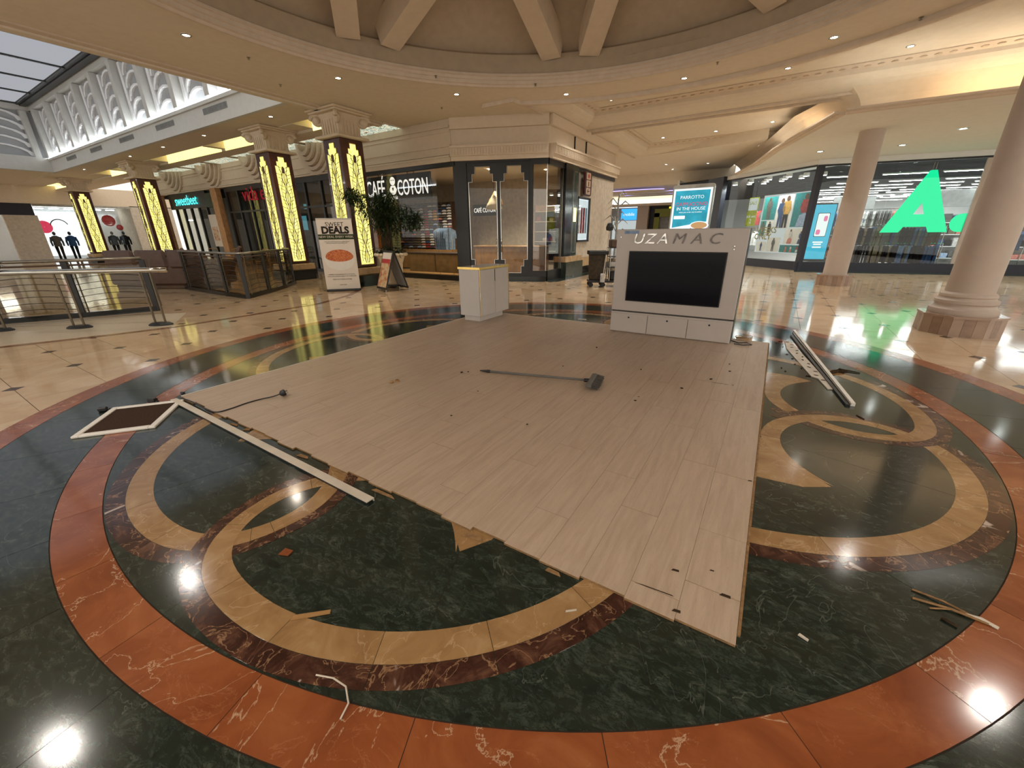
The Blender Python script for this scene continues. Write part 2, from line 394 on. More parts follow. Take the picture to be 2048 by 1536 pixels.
for d_, x0, y0, vis in tiles:
    if vis and n_ < 290:
        o = D.objects.new('tile', base_tile); COL.objects.link(o); o.location = (x0, y0, 0); o.parent = floor; n_ += 1
    elif d_ < 34: rest.box(x0 + g, x0 + TS - g, y0 + g, y0 + TS - g, -.005, 0)
    else: rest.quad((x0 + g, y0 + g, 0), (x0 + TS - g, y0 + g, 0), (x0 + TS - g, y0 + TS - g, 0), (x0 + g, y0 + TS - g, 0))
stuff(rest.build('tile_field', 'cream_marble', floor))
# dark diamond insets on every other tile corner
dm = .085
ins_me = MB().prism([(dm, 0), (0, dm), (-dm, 0), (0, -dm)], 0.0, .0012).mesh('inset'); ins_me.materials.append(M['inset_stone'])
ins = []
for i in range(-66, 30):
    for j in range(-18, 62):
        if (i + j) % 2: continue
        x0, y0 = A0 + i * TS, B0 + j * TS
        if math.hypot(x0, y0) < 4.99 or x0 > 15: continue
        ins.append((dist_cam(x0, y0), x0, y0, inview((x0, y0, 0), 20)))
ins.sort(); rest = MB(); n_ = 0
for d_, x0, y0, vis in ins:
    if vis and n_ < 280:
        o = D.objects.new('inset', ins_me); COL.objects.link(o); o.location = (x0, y0, 0); o.parent = floor; n_ += 1
    else: rest.prism([(x0 + dm, y0), (x0, y0 + dm), (x0 - dm, y0), (x0, y0 - dm)], 0, .0012)
stuff(rest.build('inset_field', 'inset_stone', floor))
# rotunda rings
def sector(r0, r1, d0, d1, z0, z1, mat, name, gap=.0015, n=6):
    pts = []
    for k in range(n + 1):
        d = d0 + (d1 - d0) * k / n; e = math.degrees(gap / r1) * (1 if k == 0 else -1 if k == n else 0); pts.append(pol(r1 - gap, d + e))
    if r0 > .01:
        for k in range(n, -1, -1):
            d = d0 + (d1 - d0) * k / n; e = math.degrees(gap / r0) * (1 if k == 0 else -1 if k == n else 0); pts.append(pol(r0 + gap, d + e))
    else: pts.append((0, 0))
    return MB().prism(pts, z0, z1).build(name, mat, floor)
MB().lathe([(4.906, -.004), (4.906, .0008), (0, .0008)], n=128, cap=False).build('grout_bed', 'grout', floor)
JS = 9.36; J0 = -89.7 + 32.3
for k in range(38):
    d0 = J0 + k * 360 / 38; d1 = d0 + 360 / 38
    sector(4.672, 4.905, d0, d1, .0009, .002, 'orange_marble', 'ring_slab')
    sector(4.025, 4.67, d0 + 3, d1 + 3, .0009, .002, 'green_marble', 'ring_slab')
    sector(3.811, 4.023, d0, d1, .0009, .002, 'orange_marble', 'ring_slab')
for k in range(20): sector(2.3, 3.809, k * 18 + 4, k * 18 + 22, .0009, .002, 'green_marble', 'field_slab', n=8)
for k in range(12): sector(0, 2.298, k * 30, k * 30 + 30, .0009, .002, 'green_marble', 'field_slab', n=8)
# interlaced inlay: one loop per side of each axis
def loop_pts(phi, s):
    def P(x, y): y *= s; c, q = math.cos(R(phi)), math.sin(R(phi)); return (x * c - y * q, x * q + y * c)
    out = []
    O, E_, Lb = pol(2.2, 12.8), pol(3.12, 5.7), pol(3.27, 9.9)
    def arc(c, r, a0, a1, n):
        for k in range(n): a = R(a0 + (a1 - a0) * k / (n - 1)); out.append(((c[0] + r * math.cos(a), c[1] + r * math.sin(a)), (math.cos(a), math.sin(a))))
    arc(O, 1.376, 118, -9, 44); arc(E_, .40, -13, -112, 16); arc(Lb, .68, -117, -236, 20)
    q = [Vector(p) for p, _ in out]
    for it in range(4): q = [q[0]] + [q[k] * .5 + (q[k - 1] + q[k + 1]) * .25 for k in range(1, len(q) - 1)] + [q[-1]]
    res = []
    for k in range(len(q)):
        tg = (q[min(k + 1, len(q) - 1)] - q[max(k - 1, 0)]).normalized(); a = P(*q[k]); b = P(-tg.y, tg.x); f = (1 - .24 * max(0, 1 - abs(k - 54) / 12)) * min(1, max(.02, (79 - k) / 9)); res.append((a, (b[0] * f, b[1] * f)))
    return res
def band(pts, w0, w1, mat, z_, name, seg=.42, gap=.0012, wf=None, hi=None):
    acc = 0; cur = [pts[0]]
    def flush(c, i_=0):
        z = z_ + (.0014 if hi and hi[0] <= i_ <= hi[1] else 0)
        if len(c) < 2: return
        f = wf or (lambda i: 1)
        inner = [(p[0] + n[0] * (w0 + gap), p[1] + n[1] * (w0 + gap)) for p, n in c]; outer = [(p[0] + n[0] * (w1 - gap), p[1] + n[1] * (w1 - gap)) for p, n in c]
        # pull the ends in for the joint
        def pull(l):
            a, b = Vector(l[0]), Vector(l[1]); l[0] = tuple(a + (b - a).normalized() * gap); a, b = Vector(l[-1]), Vector(l[-2]); l[-1] = tuple(a + (b - a).normalized() * gap)
        pull(inner); pull(outer); m = len(inner)
        vs = [(x, y, .0021) for x, y in inner + outer] + [(x, y, z) for x, y in inner + outer]; fs = []
        for i in range(m - 1): fs += [(2 * m + i, 2 * m + i + 1, 3 * m + i + 1, 3 * m + i), (i, i + 1, 2 * m + i + 1, 2 * m + i), (m + i + 1, m + i, 3 * m + i, 3 * m + i + 1)]
        fs += [(m, 0, 2 * m, 3 * m), (m - 1, 2 * m - 1, 4 * m - 1, 3 * m - 1)]
        MB().add(vs, fs).build(name, mat, floor)
    for i in range(1, len(pts)):
        acc += math.hypot(pts[i][0][0] - pts[i - 1][0][0], pts[i][0][1] - pts[i - 1][0][1]); cur.append(pts[i])
        if acc > seg or (hi and i in hi): flush(cur, i); cur = [pts[i]]; acc = 0
    flush(cur, len(pts) - 1)
for q in range(4):
    phi = q * 90
    for s in (1, -1):
        zz_ = .0032 if s == 1 else .0026; hi = None if s == 1 else (53, 70)
        P_ = loop_pts(phi, s)
        def PP(r, d):
            x, y = pol(r, d); y *= s; c, sn = math.cos(R(phi)), math.sin(R(phi)); return (x * c - y * sn, x * sn + y * c)
        Lb = pol(3.27, 9.9); tip = [PP(3.05, 22)]
        for a in (-228, -214, -200, -188, -176):
            x, y = Lb[0] + .68 * math.cos(R(a)), Lb[1] + .68 * math.sin(R(a)); tip.append(PP(math.hypot(x, y), math.degrees(math.atan2(y, x))))
        tip += [PP(2.3, 20), PP(2.35, 30), PP(2.6, 28.7), PP(2.74, 27.2), PP(2.945, 24.8)]
        MB().prism(tip, .0021, .0023).build('inlay', 'tan_marble', floor)
        band(P_[:66], .138, .232, 'maroon_marble', zz_, 'inlay', hi=hi)
        band(P_, .0, .138, 'tan_marble', zz_ + .0002, 'inlay', hi=hi)
# brown border strip and pale granite apron by the railings on the left
st = [(-8.6, -6.2), (-7.43, -3.23), (-7.0, -2.1), (-6.78, -1.3), (-6.76, .06), (-6.82, 1.68), (-7.4, 2.97), (-8.0, 3.7), (-10.0, 5.7)]
for a_, b_ in zip(st[:-1], st[1:]):
    a_, b_ = Vector(a_), Vector(b_); dd = (b_ - a_).normalized(); nn = Vector((-dd.y, dd.x)) * .07; m_ = max(1, round((b_ - a_).length / .6))
    for k in range(m_):
        p, q = a_ + (b_ - a_) * (k / m_) + dd * .002, a_ + (b_ - a_) * ((k + 1) / m_) - dd * .002
        MB().prism([tuple(p - nn), tuple(q - nn), tuple(q + nn), tuple(p + nn)], 0, .0022).build('border_strip', 'strip_stone', floor)
ap = [(-8.75, -6.1), (-7.56, -3.2), (-7.12, -2.08), (-6.9, -1.25), (-8.1, -.4), (-8.95, -.72), (-9.55, -2.2), (-10.3, -3.7), (-11.5, -6.1)]
for i_, (p0, p1, p2, p3) in enumerate([((-8.75, -6.1), (-7.56, -3.2), (-10.0, -3.1), (-11.3, -6.1)), ((-7.56, -3.2), (-7.12, -2.08), (-9.5, -1.9), (-10.0, -3.1)), ((-7.12, -2.08), (-6.9, -1.25), (-8.3, -.5), (-9.5, -1.9))]):
    MB().prism([p0, p1, p2, p3], 0, .0016 + i_ * .0001).build('apron_slab', 'pale_granite', floor)
for k, off in enumerate((.28, .38, .55)):
    a_, b_ = Vector((-10.15, -2.86)), Vector((-9.15, -.70)); nn = Vector((.907, -.42)); p, q = a_ + nn * off, b_ + nn * off
    MB().prism([tuple(p), tuple(q), tuple(q + nn * .018), tuple(p + nn * .018)], .001, .0024).build('apron_groove', 'dark_frame', floor)
# green stone threshold in front of the corner shop
for k in range(4):
    a_, b_ = Vector((-7.0 + k * .72, 6.95 + k * .295)), Vector((-7.0 + (k + 1) * .72 - .004, 6.95 + (k + 1) * .295))
    MB().prism([tuple(a_), tuple(b_), (b_.x - .13, b_.y + .35), (a_.x - .13, a_.y + .35)], 0, .012).build('threshold_slab', 'green_stone', floor)
for k in range(5): MB().prism([(-4.12, 8.2 + k * 1.0), (-3.75, 8.3 + k * 1.0), (-3.75, 9.296 + k * 1.0), (-4.12, 9.196 + k * 1.0)], 0, .003).build('threshold_slab', 'green_stone', floor)
for k in range(8): MB().prism([(3.0 + k * .9, 15.6 + k * .18), (3.0 + (k + 1) * .9 - .004, 15.6 + (k + 1) * .18), (3.0 + (k + 1) * .9 - .004, 16.45 + (k + 1) * .18), (3.0 + k * .9, 16.45 + k * .18)], 0, .003).build('threshold_slab', 'green_stone', floor)
# ================================================================== CEILINGS
HC = 4.85
DC = (-.5, .78); DR = 5.93
def ring_poly(r, n=96, c=DC): return [(c[0] + r * math.cos(2 * math.pi * k / n), c[1] + r * math.sin(2 * math.pi * k / n)) for k in range(n)]
# main rotunda ceiling: from dome rim out to the edges
XL, XR, YB = -9.2, 12.0, -13.0
def outer(ang):
    dx, dy = math.cos(ang), math.sin(ang); best = 1e9
    if dx < -1e-6: best = min(best, (XL - DC[0]) / dx)
    if dx > 1e-6: best = min(best, (XR - DC[0]) / dx)
    if dy < -1e-6: best = min(best, (YB - DC[1]) / dy)
    if dy > 1e-6:
        best = min(best, (6.6 - DC[1]) / dy) if DC[0] + dx * (6.6 - DC[1]) / dy < -4.33 else best
        x = DC[0] + dx * 7.25
        if x > -4.4: best = min(best, 7.25 + .035 * max(0, x) if x < 5.5 else 9e9)
    return best
cm = MB(); n = 240
for k in range(n):
    a0, a1 = 2 * math.pi * k / n, 2 * math.pi * (k + 1) / n; o0, o1 = outer(a0), outer(a1)
    i0 = (DC[0] + DR * math.cos(a0), DC[1] + DR * math.sin(a0)); i1 = (DC[0] + DR * math.cos(a1), DC[1] + DR * math.sin(a1))
    e0 = (DC[0] + o0 * math.cos(a0), DC[1] + o0 * math.sin(a0)); e1 = (DC[0] + o1 * math.cos(a1), DC[1] + o1 * math.sin(a1))
    cm.quad((*i0, HC), (*i1, HC), (*e1, HC), (*e0, HC))
    cm.quad((*e0, HC), (*e1, HC), (*e1, HC + .34), (*e0, HC + .34))
cm.box(-9.2, -4.28, 6.5, 24, HC + .001, HC + .35)                     # over the corner shop
cm.box(-4.28, 12, 11.0, 11.45, HC + .001, HC + .40)                   # cross beam
cm.box(-9.2, -4.25, 17.2, 24, HC + .0015, HC + .40)
cm.prism([(-4.26, 17.5), (1.2, 16.2), (-.8, 24), (-4.26, 24)], HC + .001, HC + .4)
ceiling = cm.build('ceiling', 'ceiling_paint'); struct(ceiling)
MB().box(-9.4, -9.2, -13, 6.4, HC - .06, HC + .30).build('ceiling_edge', 'ceiling_paint', ceiling)
MB().box(-9.2, -9.02, -13, 6.4, HC - .025, HC + .02).build('edge_moulding', 'moulding', ceiling)
arcm = MB()
for k in range(60):
    a0, a1 = R(130 - k * 1.6), R(130 - (k + 1) * 1.6)
    def q_(a, dr, z): r_ = outer(a) - dr; return (DC[0] + r_ * math.cos(a), DC[1] + r_ * math.sin(a), z)
    if outer(a0) > 9 or outer(a1) > 9: continue
    arcm.quad(q_(a0, .14, HC), q_(a1, .14, HC), q_(a1, .14, HC - .09), q_(a0, .14, HC - .09)); arcm.quad(q_(a0, .14, HC - .09), q_(a1, .14, HC - .09), q_(a1, 0, HC - .09), q_(a0, 0, HC - .09)); arcm.quad(q_(a0, 0, HC - .09), q_(a1, 0, HC - .09), q_(a1, 0, HC), q_(a0, 0, HC))
arcm.build('edge_moulding', 'moulding', ceiling)
for b_ in ((-4.28, 12, 10.95, 11.03, HC - .06, HC), (-4.28, 12, 11.41, 11.49, HC - .06, HC), (-4.36, -4.28, 6.6, 11.0, HC - .05, HC), (-4.33, -4.25, 11.45, 17.4, HC - .05, HC)): MB().box(*b_).build('edge_moulding', 'moulding', ceiling)
# coffers: raised panel with a sloped cove on its sides and an ornament band
def coffer(x0, x1, y0, y1, zt, name, near=True):
    w, o_ = .75, .28
    MB().quad((x0 + w + o_, y0, zt), (x1, y0, zt), (x1, y1 - w - o_, zt), (x0 + w + o_, y1 - w - o_, zt)).build(name, 'ceiling_paint', ceiling)
    cv = MB()
    for k in range(6):      # gentle cove: left side then far side
        a, b = k / 6, (k + 1) / 6
        fa, fb = w * math.sin(a * math.pi / 2), w * math.sin(b * math.pi / 2); za, zb = HC + (zt - .07 - HC) * (1 - math.cos(a * math.pi / 2)), HC + (zt - .07 - HC) * (1 - math.cos(b * math.pi / 2))
        cv.quad((x0 + fa, y0, za), (x0 + fa, y1 - fa, za), (x0 + fb, y1 - fb, zb), (x0 + fb, y0, zb))
        cv.quad((x0 + fa, y1 - fa, za), (x1, y1 - fa, za), (x1, y1 - fb, zb), (x0 + fb, y1 - fb, zb))
    smooth_by_angle(cv.build('coffer_cove', 'ceiling_paint', ceiling))
    ob = MB(); xa, ya = x0 + w, y1 - w
    ob.quad((xa, y0, zt - .07), (xa, ya, zt - .07), (xa + o_, ya - o_, zt - .02), (xa + o_, y0, zt - .02)); ob.quad((xa, ya, zt - .07), (x1, ya, zt - .07), (x1, ya - o_, zt - .02), (xa + o_, ya - o_, zt - .02))
    ob.quad((xa + o_, y0, zt - .02), (xa + o_, ya - o_, zt - .02), (xa + o_, ya - o_, zt), (xa + o_, y0, zt)); ob.quad((xa + o_, ya - o_, zt - .02), (x1, ya - o_, zt - .02), (x1, ya - o_, zt), (xa + o_, ya - o_, zt))
    ob.build('ornament_band', 'moulding', ceiling)
    lf = MB().ball((0, 0, 0), .075, .05, .02, 8, 4).mesh('ornament_leaf'); lf.materials.append(M['ornament'])
    k = 0; y = ya - .3
    while y > max(y0, 7.0):
        l = D.objects.new('ornament_leaf', lf); COL.objects.link(l); l.parent = ceiling; l.location = (xa + .13, y, zt - .05); l.rotation_euler[2] = 1.57; y -= .24
    x = xa + .35
    while x < min(x1, 7.5):
        l = D.objects.new('ornament_leaf', lf); COL.objects.link(l); l.parent = ceiling; l.location = (x, ya - .13, zt - .05); x += .24
coffer(-4.28, 12, 6.5, 11.0, 5.2, 'coffer_panel')
coffer(-4.25, 3.2, 11.45, 17.5, 5.2, 'coffer_panel')
# dome
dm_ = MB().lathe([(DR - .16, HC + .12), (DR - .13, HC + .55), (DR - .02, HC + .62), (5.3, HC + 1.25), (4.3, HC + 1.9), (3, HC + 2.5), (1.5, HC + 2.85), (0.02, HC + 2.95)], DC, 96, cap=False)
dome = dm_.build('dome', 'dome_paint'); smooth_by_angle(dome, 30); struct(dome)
rimo = MB().lathe([(DR + .08, HC), (DR + .08, HC - .03), (DR + .03, HC - .05), (DR - .02, HC - .05), (DR - .04, HC - .01), (DR - .09, HC + .0), (DR - .10, HC + .06), (DR - .14, HC + .07), (DR - .15, HC + .12), (DR - .20, HC + .13), (DR - .20, HC + .17), (DR - .13, HC + .2)], DC, 128, cap=False)
smooth_by_angle(rimo.build('rim_moulding', 'moulding', dome), 30)
def beam(p, q, w, h, name, mat, par):
    p, q = Vector(p), Vector(q); d = (q - p).normalized(); sd = d.cross(Vector((0, 0, 1))).normalized() * w / 2; u_ = sd.cross(d).normalized() * h
    vs = [p - sd, p + sd, p + sd + u_, p - sd + u_, q - sd, q + sd, q + sd + u_, q - sd + u_]
    return MB().add(vs, [(3, 2, 1, 0), (4, 5, 6, 7), (0, 1, 5, 4), (1, 2, 6, 5), (2, 3, 7, 6), (3, 0, 4, 7)]).build(name, mat, par)
for k in range(8):
    a = 110.8 + k * 45
    for s in (-1, 1):
        x, y = pol(5.72, a + s * 4.3); x2, y2 = pol(3.2, a + s * 22.5)
        beam((DC[0] + x, DC[1] + y, HC + .42), (DC[0] + x2, DC[1] + y2, HC + 1.55), .46, .5, 'dome_rib', 'rib_paint', dome)
    x, y = pol(3.2, a + 22.5); x2, y2 = pol(.6, a + 22.5)
    beam((DC[0] + x, DC[1] + y, HC + 1.5), (DC[0] + x2, DC[1] + y2, HC + 2.3), .4, .45, 'dome_rib', 'rib_paint', dome)
# lower soffit and lit cove on the right
SZ = 4.0
edge = [(14, 9.1), (3.02, 9.05), (1.78, 13.3), (1.05, 16.6), (-.8, 22.7)]
sf = MB().prism([(14, 9.1), (3.02, 9.05), (1.78, 13.3), (1.05, 16.6), (-.8, 22.7), (4, 24), (14, 24)], SZ, SZ + .05); soffit = sf.build('ceiling_soffit', 'ceiling_white'); struct(soffit)
for (p, q) in zip(edge[:-1], edge[1:]):
    p, q = Vector(p), Vector(q); d = (q - p).normalized(); nn = Vector((d.y, -d.x))    # outward (towards the rotunda)
    if nn.y > 0: nn = -nn
    if abs(d.y) > .5 and nn.x > 0: nn = -nn
    inn = -nn
    prof = [(0, SZ - .01), (.10, SZ - .01), (.14, SZ + .01), (.14, SZ + .025), (.22, SZ + .04), (.22, SZ + .08), (.14, SZ + .08), (.14, SZ + .055), (0, SZ + .055)]
    vs = [(p.x + nn.x * w, p.y + nn.y * w, z) for w, z in prof] + [(q.x + nn.x * w, q.y + nn.y * w, z) for w, z in prof]; m_ = len(prof)
    MB().add(vs, [(i, (i + 1) % m_, m_ + (i + 1) % m_, m_ + i) for i in range(m_)] + [tuple(range(m_)), tuple(range(m_, 2 * m_))]).build('cove_lip', 'moulding', soffit)
cvp = [Vector(p) for p in ((14, 11.15), (3.45, 11.15), (2.45, 13.4), (1.75, 16.6), (-.1, 22.8))]
cvn = []
for k in range(len(cvp)):
    ns = []
    for a, b in ((k - 1, k), (k, k + 1)):
        if a < 0 or b >= len(cvp): continue
        d = (cvp[b] - cvp[a]).normalized(); n_ = Vector((-d.y, d.x)); ns.append(n_ if n_.x + n_.y * .3 < 0 else -n_)
    m_ = sum(ns, Vector((0, 0))); m_ = m_.normalized(); cvn.append(m_ / max(.4, m_.dot(ns[0])))
for i_ in range(len(cvp) - 1):
    cw = MB(); ks = 7
    def pt(e, t_): f_ = .5 * (max(0, t_ - .45) / .55) ** 2; return (cvp[e].x + cvn[e].x * f_, cvp[e].y + cvn[e].y * f_, SZ + .05 + (HC - SZ) * t_)
    for k in range(ks): a, b = k / ks, (k + 1) / ks; cw.quad(pt(i_, a), pt(i_ + 1, a), pt(i_ + 1, b), pt(i_, b))
    smooth_by_angle(cw.build('cove_wall', 'stucco', soffit))
MB().prism([(14, 11.3), (3.2, 11.3), (1.4, 16.6), (-.6, 22.8), (4, 24), (14, 24)], HC + .06, HC + .12).build('cove_lid', 'ceiling_white', soffit)
for (p, q, mt) in (((13, 10.65), (4.9, 10.65), 'cove_warm'), ((2.62, 12.4), (2.35, 13.4), 'cove_warm')):
    beam((*p, SZ + .09), (*q, SZ + .09), .08, .04, 'cove_light_strip', mt, soffit)
MB().box(4.2, 13.5, 10.36, 10.40, SZ + .05, SZ + .30).build('hidden_light_shield', 'ceiling_white', soffit)  # unseen board added to keep the strip's light off the near ceiling
# ================================================================== LEFT CONCOURSE: ceiling strip, skylight well, coves
lc = MB()
lc.box(-46, -9.4, 3.45, 4.75, HC, HC + .3); lc.box(-46, -9.4, 5.42, 6.1, HC - .10, HC + .3); lc.box(-46, -9.2, 6.1, 7.3, HC, HC + .3)
lc.box(-46, -31.7, -13, 3.36, HC, HC + .3)
lc.box(-46, -9.4, -13, -11, HC, HC + .3)
left_ceiling = lc.build('ceiling_concourse', 'ceiling_paint'); struct(left_ceiling)
for x0, x1 in ((-46, -38.0), (-30.5, -28.2), (-27.9, -26.2), (-22.8, -17.6), (-17.3, -13.6), (-11.4, -9.65), (-7.6, -6.9)):
    if x1 > -9: continue
    MB().quad((x0, 5.42, HC - .10), (x1, 5.42, HC - .10), (x1, 5.42, HC + .35), (x0, 5.42, HC + .35)).build('lit_recess', 'cove_yellow', left_ceiling)  # wall itself glows, standing in for cove light falling on it
    cv = MB(); cv.quad((x0, 4.75, HC), (x1, 4.75, HC), (x1, 4.75, HC + .35), (x0, 4.75, HC + .35)); cv.quad((x0, 4.75, HC + .35), (x1, 4.75, HC + .35), (x1, 5.42, HC + .35), (x0, 5.42, HC + .35)); cv.build('recess_top', 'ceiling_paint', left_ceiling)
for x0, x1 in ((-38, -30.5), (-28.2, -27.9), (-26.2, -22.8), (-17.6, -17.3), (-13.6, -11.4), (-9.65, -9.4)): MB().box(x0, x1, 4.75, 5.42, HC - .02, HC + .3).build('ceiling_panel', 'ceiling_paint', left_ceiling)
# stained glass ceiling lights between concourse and shops
for k, x in enumerate((-10.15, -12.6, -15.2, -17.8, -20.4, -23.0, -25.6, -28.2, -31)):
    sg = thing('glass_ceiling_panel', '%s patterned luminous glass panel from the corner shop along the concourse ceiling' % ORD[k], 'ceiling light', (x, 6.75, HC - .002), 0, 'luminous glass panels along the concourse')
    MB().box(-1.12, 1.12, -.44, .44, -.015, -.008).build('pane', 'art_glass', sg)
    fr = MB(); fr.box(-1.18, 1.18, -.50, -.44, -.03, 0); fr.box(-1.18, 1.18, .44, .50, -.03, 0); fr.box(-1.18, -1.12, -.44, .44, -.03, 0); fr.box(1.12, 1.18, -.44, .44, -.03, 0); fr.build('frame', 'ceiling_paint', sg)
# skylight well
wf = MB(); wf.box(-31.7, -9.4, 3.36, 3.5, HC - .02, 5.36); well = wf.build('wall_skylight', 'well_grey'); struct(well)
MB().box(-31.7, -9.4, 3.28, 3.5, 5.36, 5.46).build('ledge', 'well_grey', well); MB().box(-31.9, -31.5, -11, 3.5, HC - .02, 5.5).build('end_fascia', 'well_grey', well)
MB().box(-31.7, -9.4, 3.5, 3.6, 5.46, 7.75).build('backing', 'well_back', well); MB().box(-31.9, -31.8, -11, 3.6, 5.46, 7.75).build('end_backing', 'well_back', well)
MB().box(-31.7, -9.4, 3.25, 3.6, 7.62, 7.85).build('upper_beam', 'well_grey', well); MB().box(-31.9, -31.4, -11, 3.6, 7.62, 7.85).build('upper_beam', 'well_grey', well)
fin = MB().box(-.14, .14, -.30, .0, 0, 2.1).mesh('fin'); fin.materials.append(M['well_grey'])
arc_me = MB()
for k in range(8):
    a, b = math.pi * k / 8, math.pi * (k + 1) / 8
    for r0, r1, y in ((.62, .72, -.10),):
        p = lambda r, t_: (r * math.cos(t_), r * .62 * math.sin(t_))
        (x0, z0), (x1, z1), (x2, z2), (x3, z3) = p(r0, a), p(r1, a), p(r1, b), p(r0, b)
        arc_me.add([(x0, y, z0), (x1, y, z1), (x2, y, z2), (x3, y, z3), (x0, 0, z0), (x1, 0, z1), (x2, 0, z2), (x3, 0, z3)], [(0, 1, 2, 3), (0, 3, 7, 4), (1, 5, 6, 2)])
arc_m = arc_me.mesh('scallop'); arc_m.materials.append(M['well_white'])
for k in range(10):
    x = -30.9 + k * 2.23
    o = D.objects.new('fin', fin); COL.objects.link(o); o.location = (x, 3.5, 5.5); o.parent = well
    MB().box(x + .32, x + .5, 3.38, 3.5, 5.5, 7.5).build('fin', 'well_white', well)
    if k < 9:
        for j in range(5):
            o = D.objects.new('scallop', arc_m); COL.objects.link(o); o.location = (x + 1.24, 3.5, 5.48 + j * .40); o.parent = well
for yk in range(5):
    for j in range(5):
        o = D.objects.new('scallop', arc_m); COL.objects.link(o); o.location = (-31.78, 1.6 - yk * 2.6, 5.55 + j * .40); o.rotation_euler[2] = R(90); o.scale = (1.9, 1, 1.1); o.parent = well
    MB().box(-31.8, -31.5, 3.0 - yk * 2.6 - .12, 3.0 - yk * 2.6 + .12, 5.5, 7.6).build('fin', 'well_grey', well)
for k in range(5):
    v = thing('air_vent', '%s slotted air grille from the column pair on the grey skylight fascia' % ORD[4 - k], 'vent', (-13.1 - k * 3.7, 3.35, 5.12), 0, 'air grilles on the skylight fascia')
    MB().box(-.75, .75, -.01, .012, 0, .16).build('frame', 'shop_grey', v)
    for j in range(4): MB().box(-.72, .72, -.018, -.01, .025 + j * .034, .043 + j * .034).build('slat', 'dull_steel', v)
# light strip standing on the ledge, hidden by it, washes the scalloped wall
for x0 in range(10): MB().box(-31.4 + x0 * 2.2, -29.3 + x0 * 2.2, 3.30, 3.36, 5.462, 5.49).build('ledge_light', 'tube_day', well)
# unseen opposite wall of the well; ledge light added to brighten the fascia
MB().box(-31.7, -9.4, -11.2, -11.0, HC - .02, 7.75).build('opposite_wall', 'well_white', well); MB().box(-31.7, -9.4, -11.0, -10.8, 5.36, 5.46).build('ledge', 'well_grey', well)
for x0 in range(10): MB().box(-31.4 + x0 * 2.2, -29.3 + x0 * 2.2, -10.98, -10.92, 5.462, 5.56).build('ledge_light', 'tube_day', well)
# skylight roof with fabric-like glazing and dark bars
roof = MB().box(-32, -9.3, -11.5, 3.6, 7.90, 7.98).build('ceiling_skylight', 'well_grey'); struct(roof)
for k in range(6): beam((-31.5, 2.9 - k * 2.5, 7.8), (-9.5, 2.9 - k * 2.5, 7.8), .14, .05, 'bar', 'black_metal', roof)
for k in range(9): beam((-31.2 + k * 2.75, 2.9, 7.8), (-31.2 + k * 2.75, -11, 7.8), .10, .05, 'bar', 'dark_frame', roof)
for k in range(8):
    for j in range(5):
        y1 = 2.8 - j * 2.5; MB().box(-31.15 + k * 2.75, -28.5 + k * 2.75, y1 - 2.35, y1, 7.87, 7.89).build('glazing_panel', 'skylight_glow', roof)  # glazing made to glow, added to light the well
beam((-31.5, 3.05, 7.76), (-9.5, 3.05, 7.76), .22, .1, 'bar', 'black_metal', roof)
# ================================================================== WALL ABOVE THE LEFT SHOPS
wl = MB().box(-31, -7.0, 7.1, 7.3, 3.80, HC); wall_left = wl.build('wall_left', 'stucco'); struct(wall_left)
for z, w in ((4.62, .05), (4.50, .03), (4.10, .04), (3.80, .09), (3.88, .05)): MB().box(-31, -7.0, 7.1 - w, 7.1, z, z + .05).build('cornice', 'stucco', wall_left)
for k, x in enumerate((-13.9, -18.3, -22.6, -27.0)):       # scalloped bracket: nested quarter rings
    b_ = MB()
    for j in range(5):
        r0, r1, y = .28 + j * .16, .28 + j * .16 + .13, 6.55 + j * .11
        pts = [(r1 * math.cos(R(180 + a)), r1 * math.sin(R(180 + a))) for a in range(0, 181, 15)] + [(r0 * math.cos(R(180 + a)), r0 * math.sin(R(180 + a))) for a in range(180, -1, -15)]
        b_.vprism([(t_, HC - .02 + z_) for t_, z_ in pts], (x, y + .55), (1, 0), .55)
    b_.build('bracket', 'stucco', wall_left)
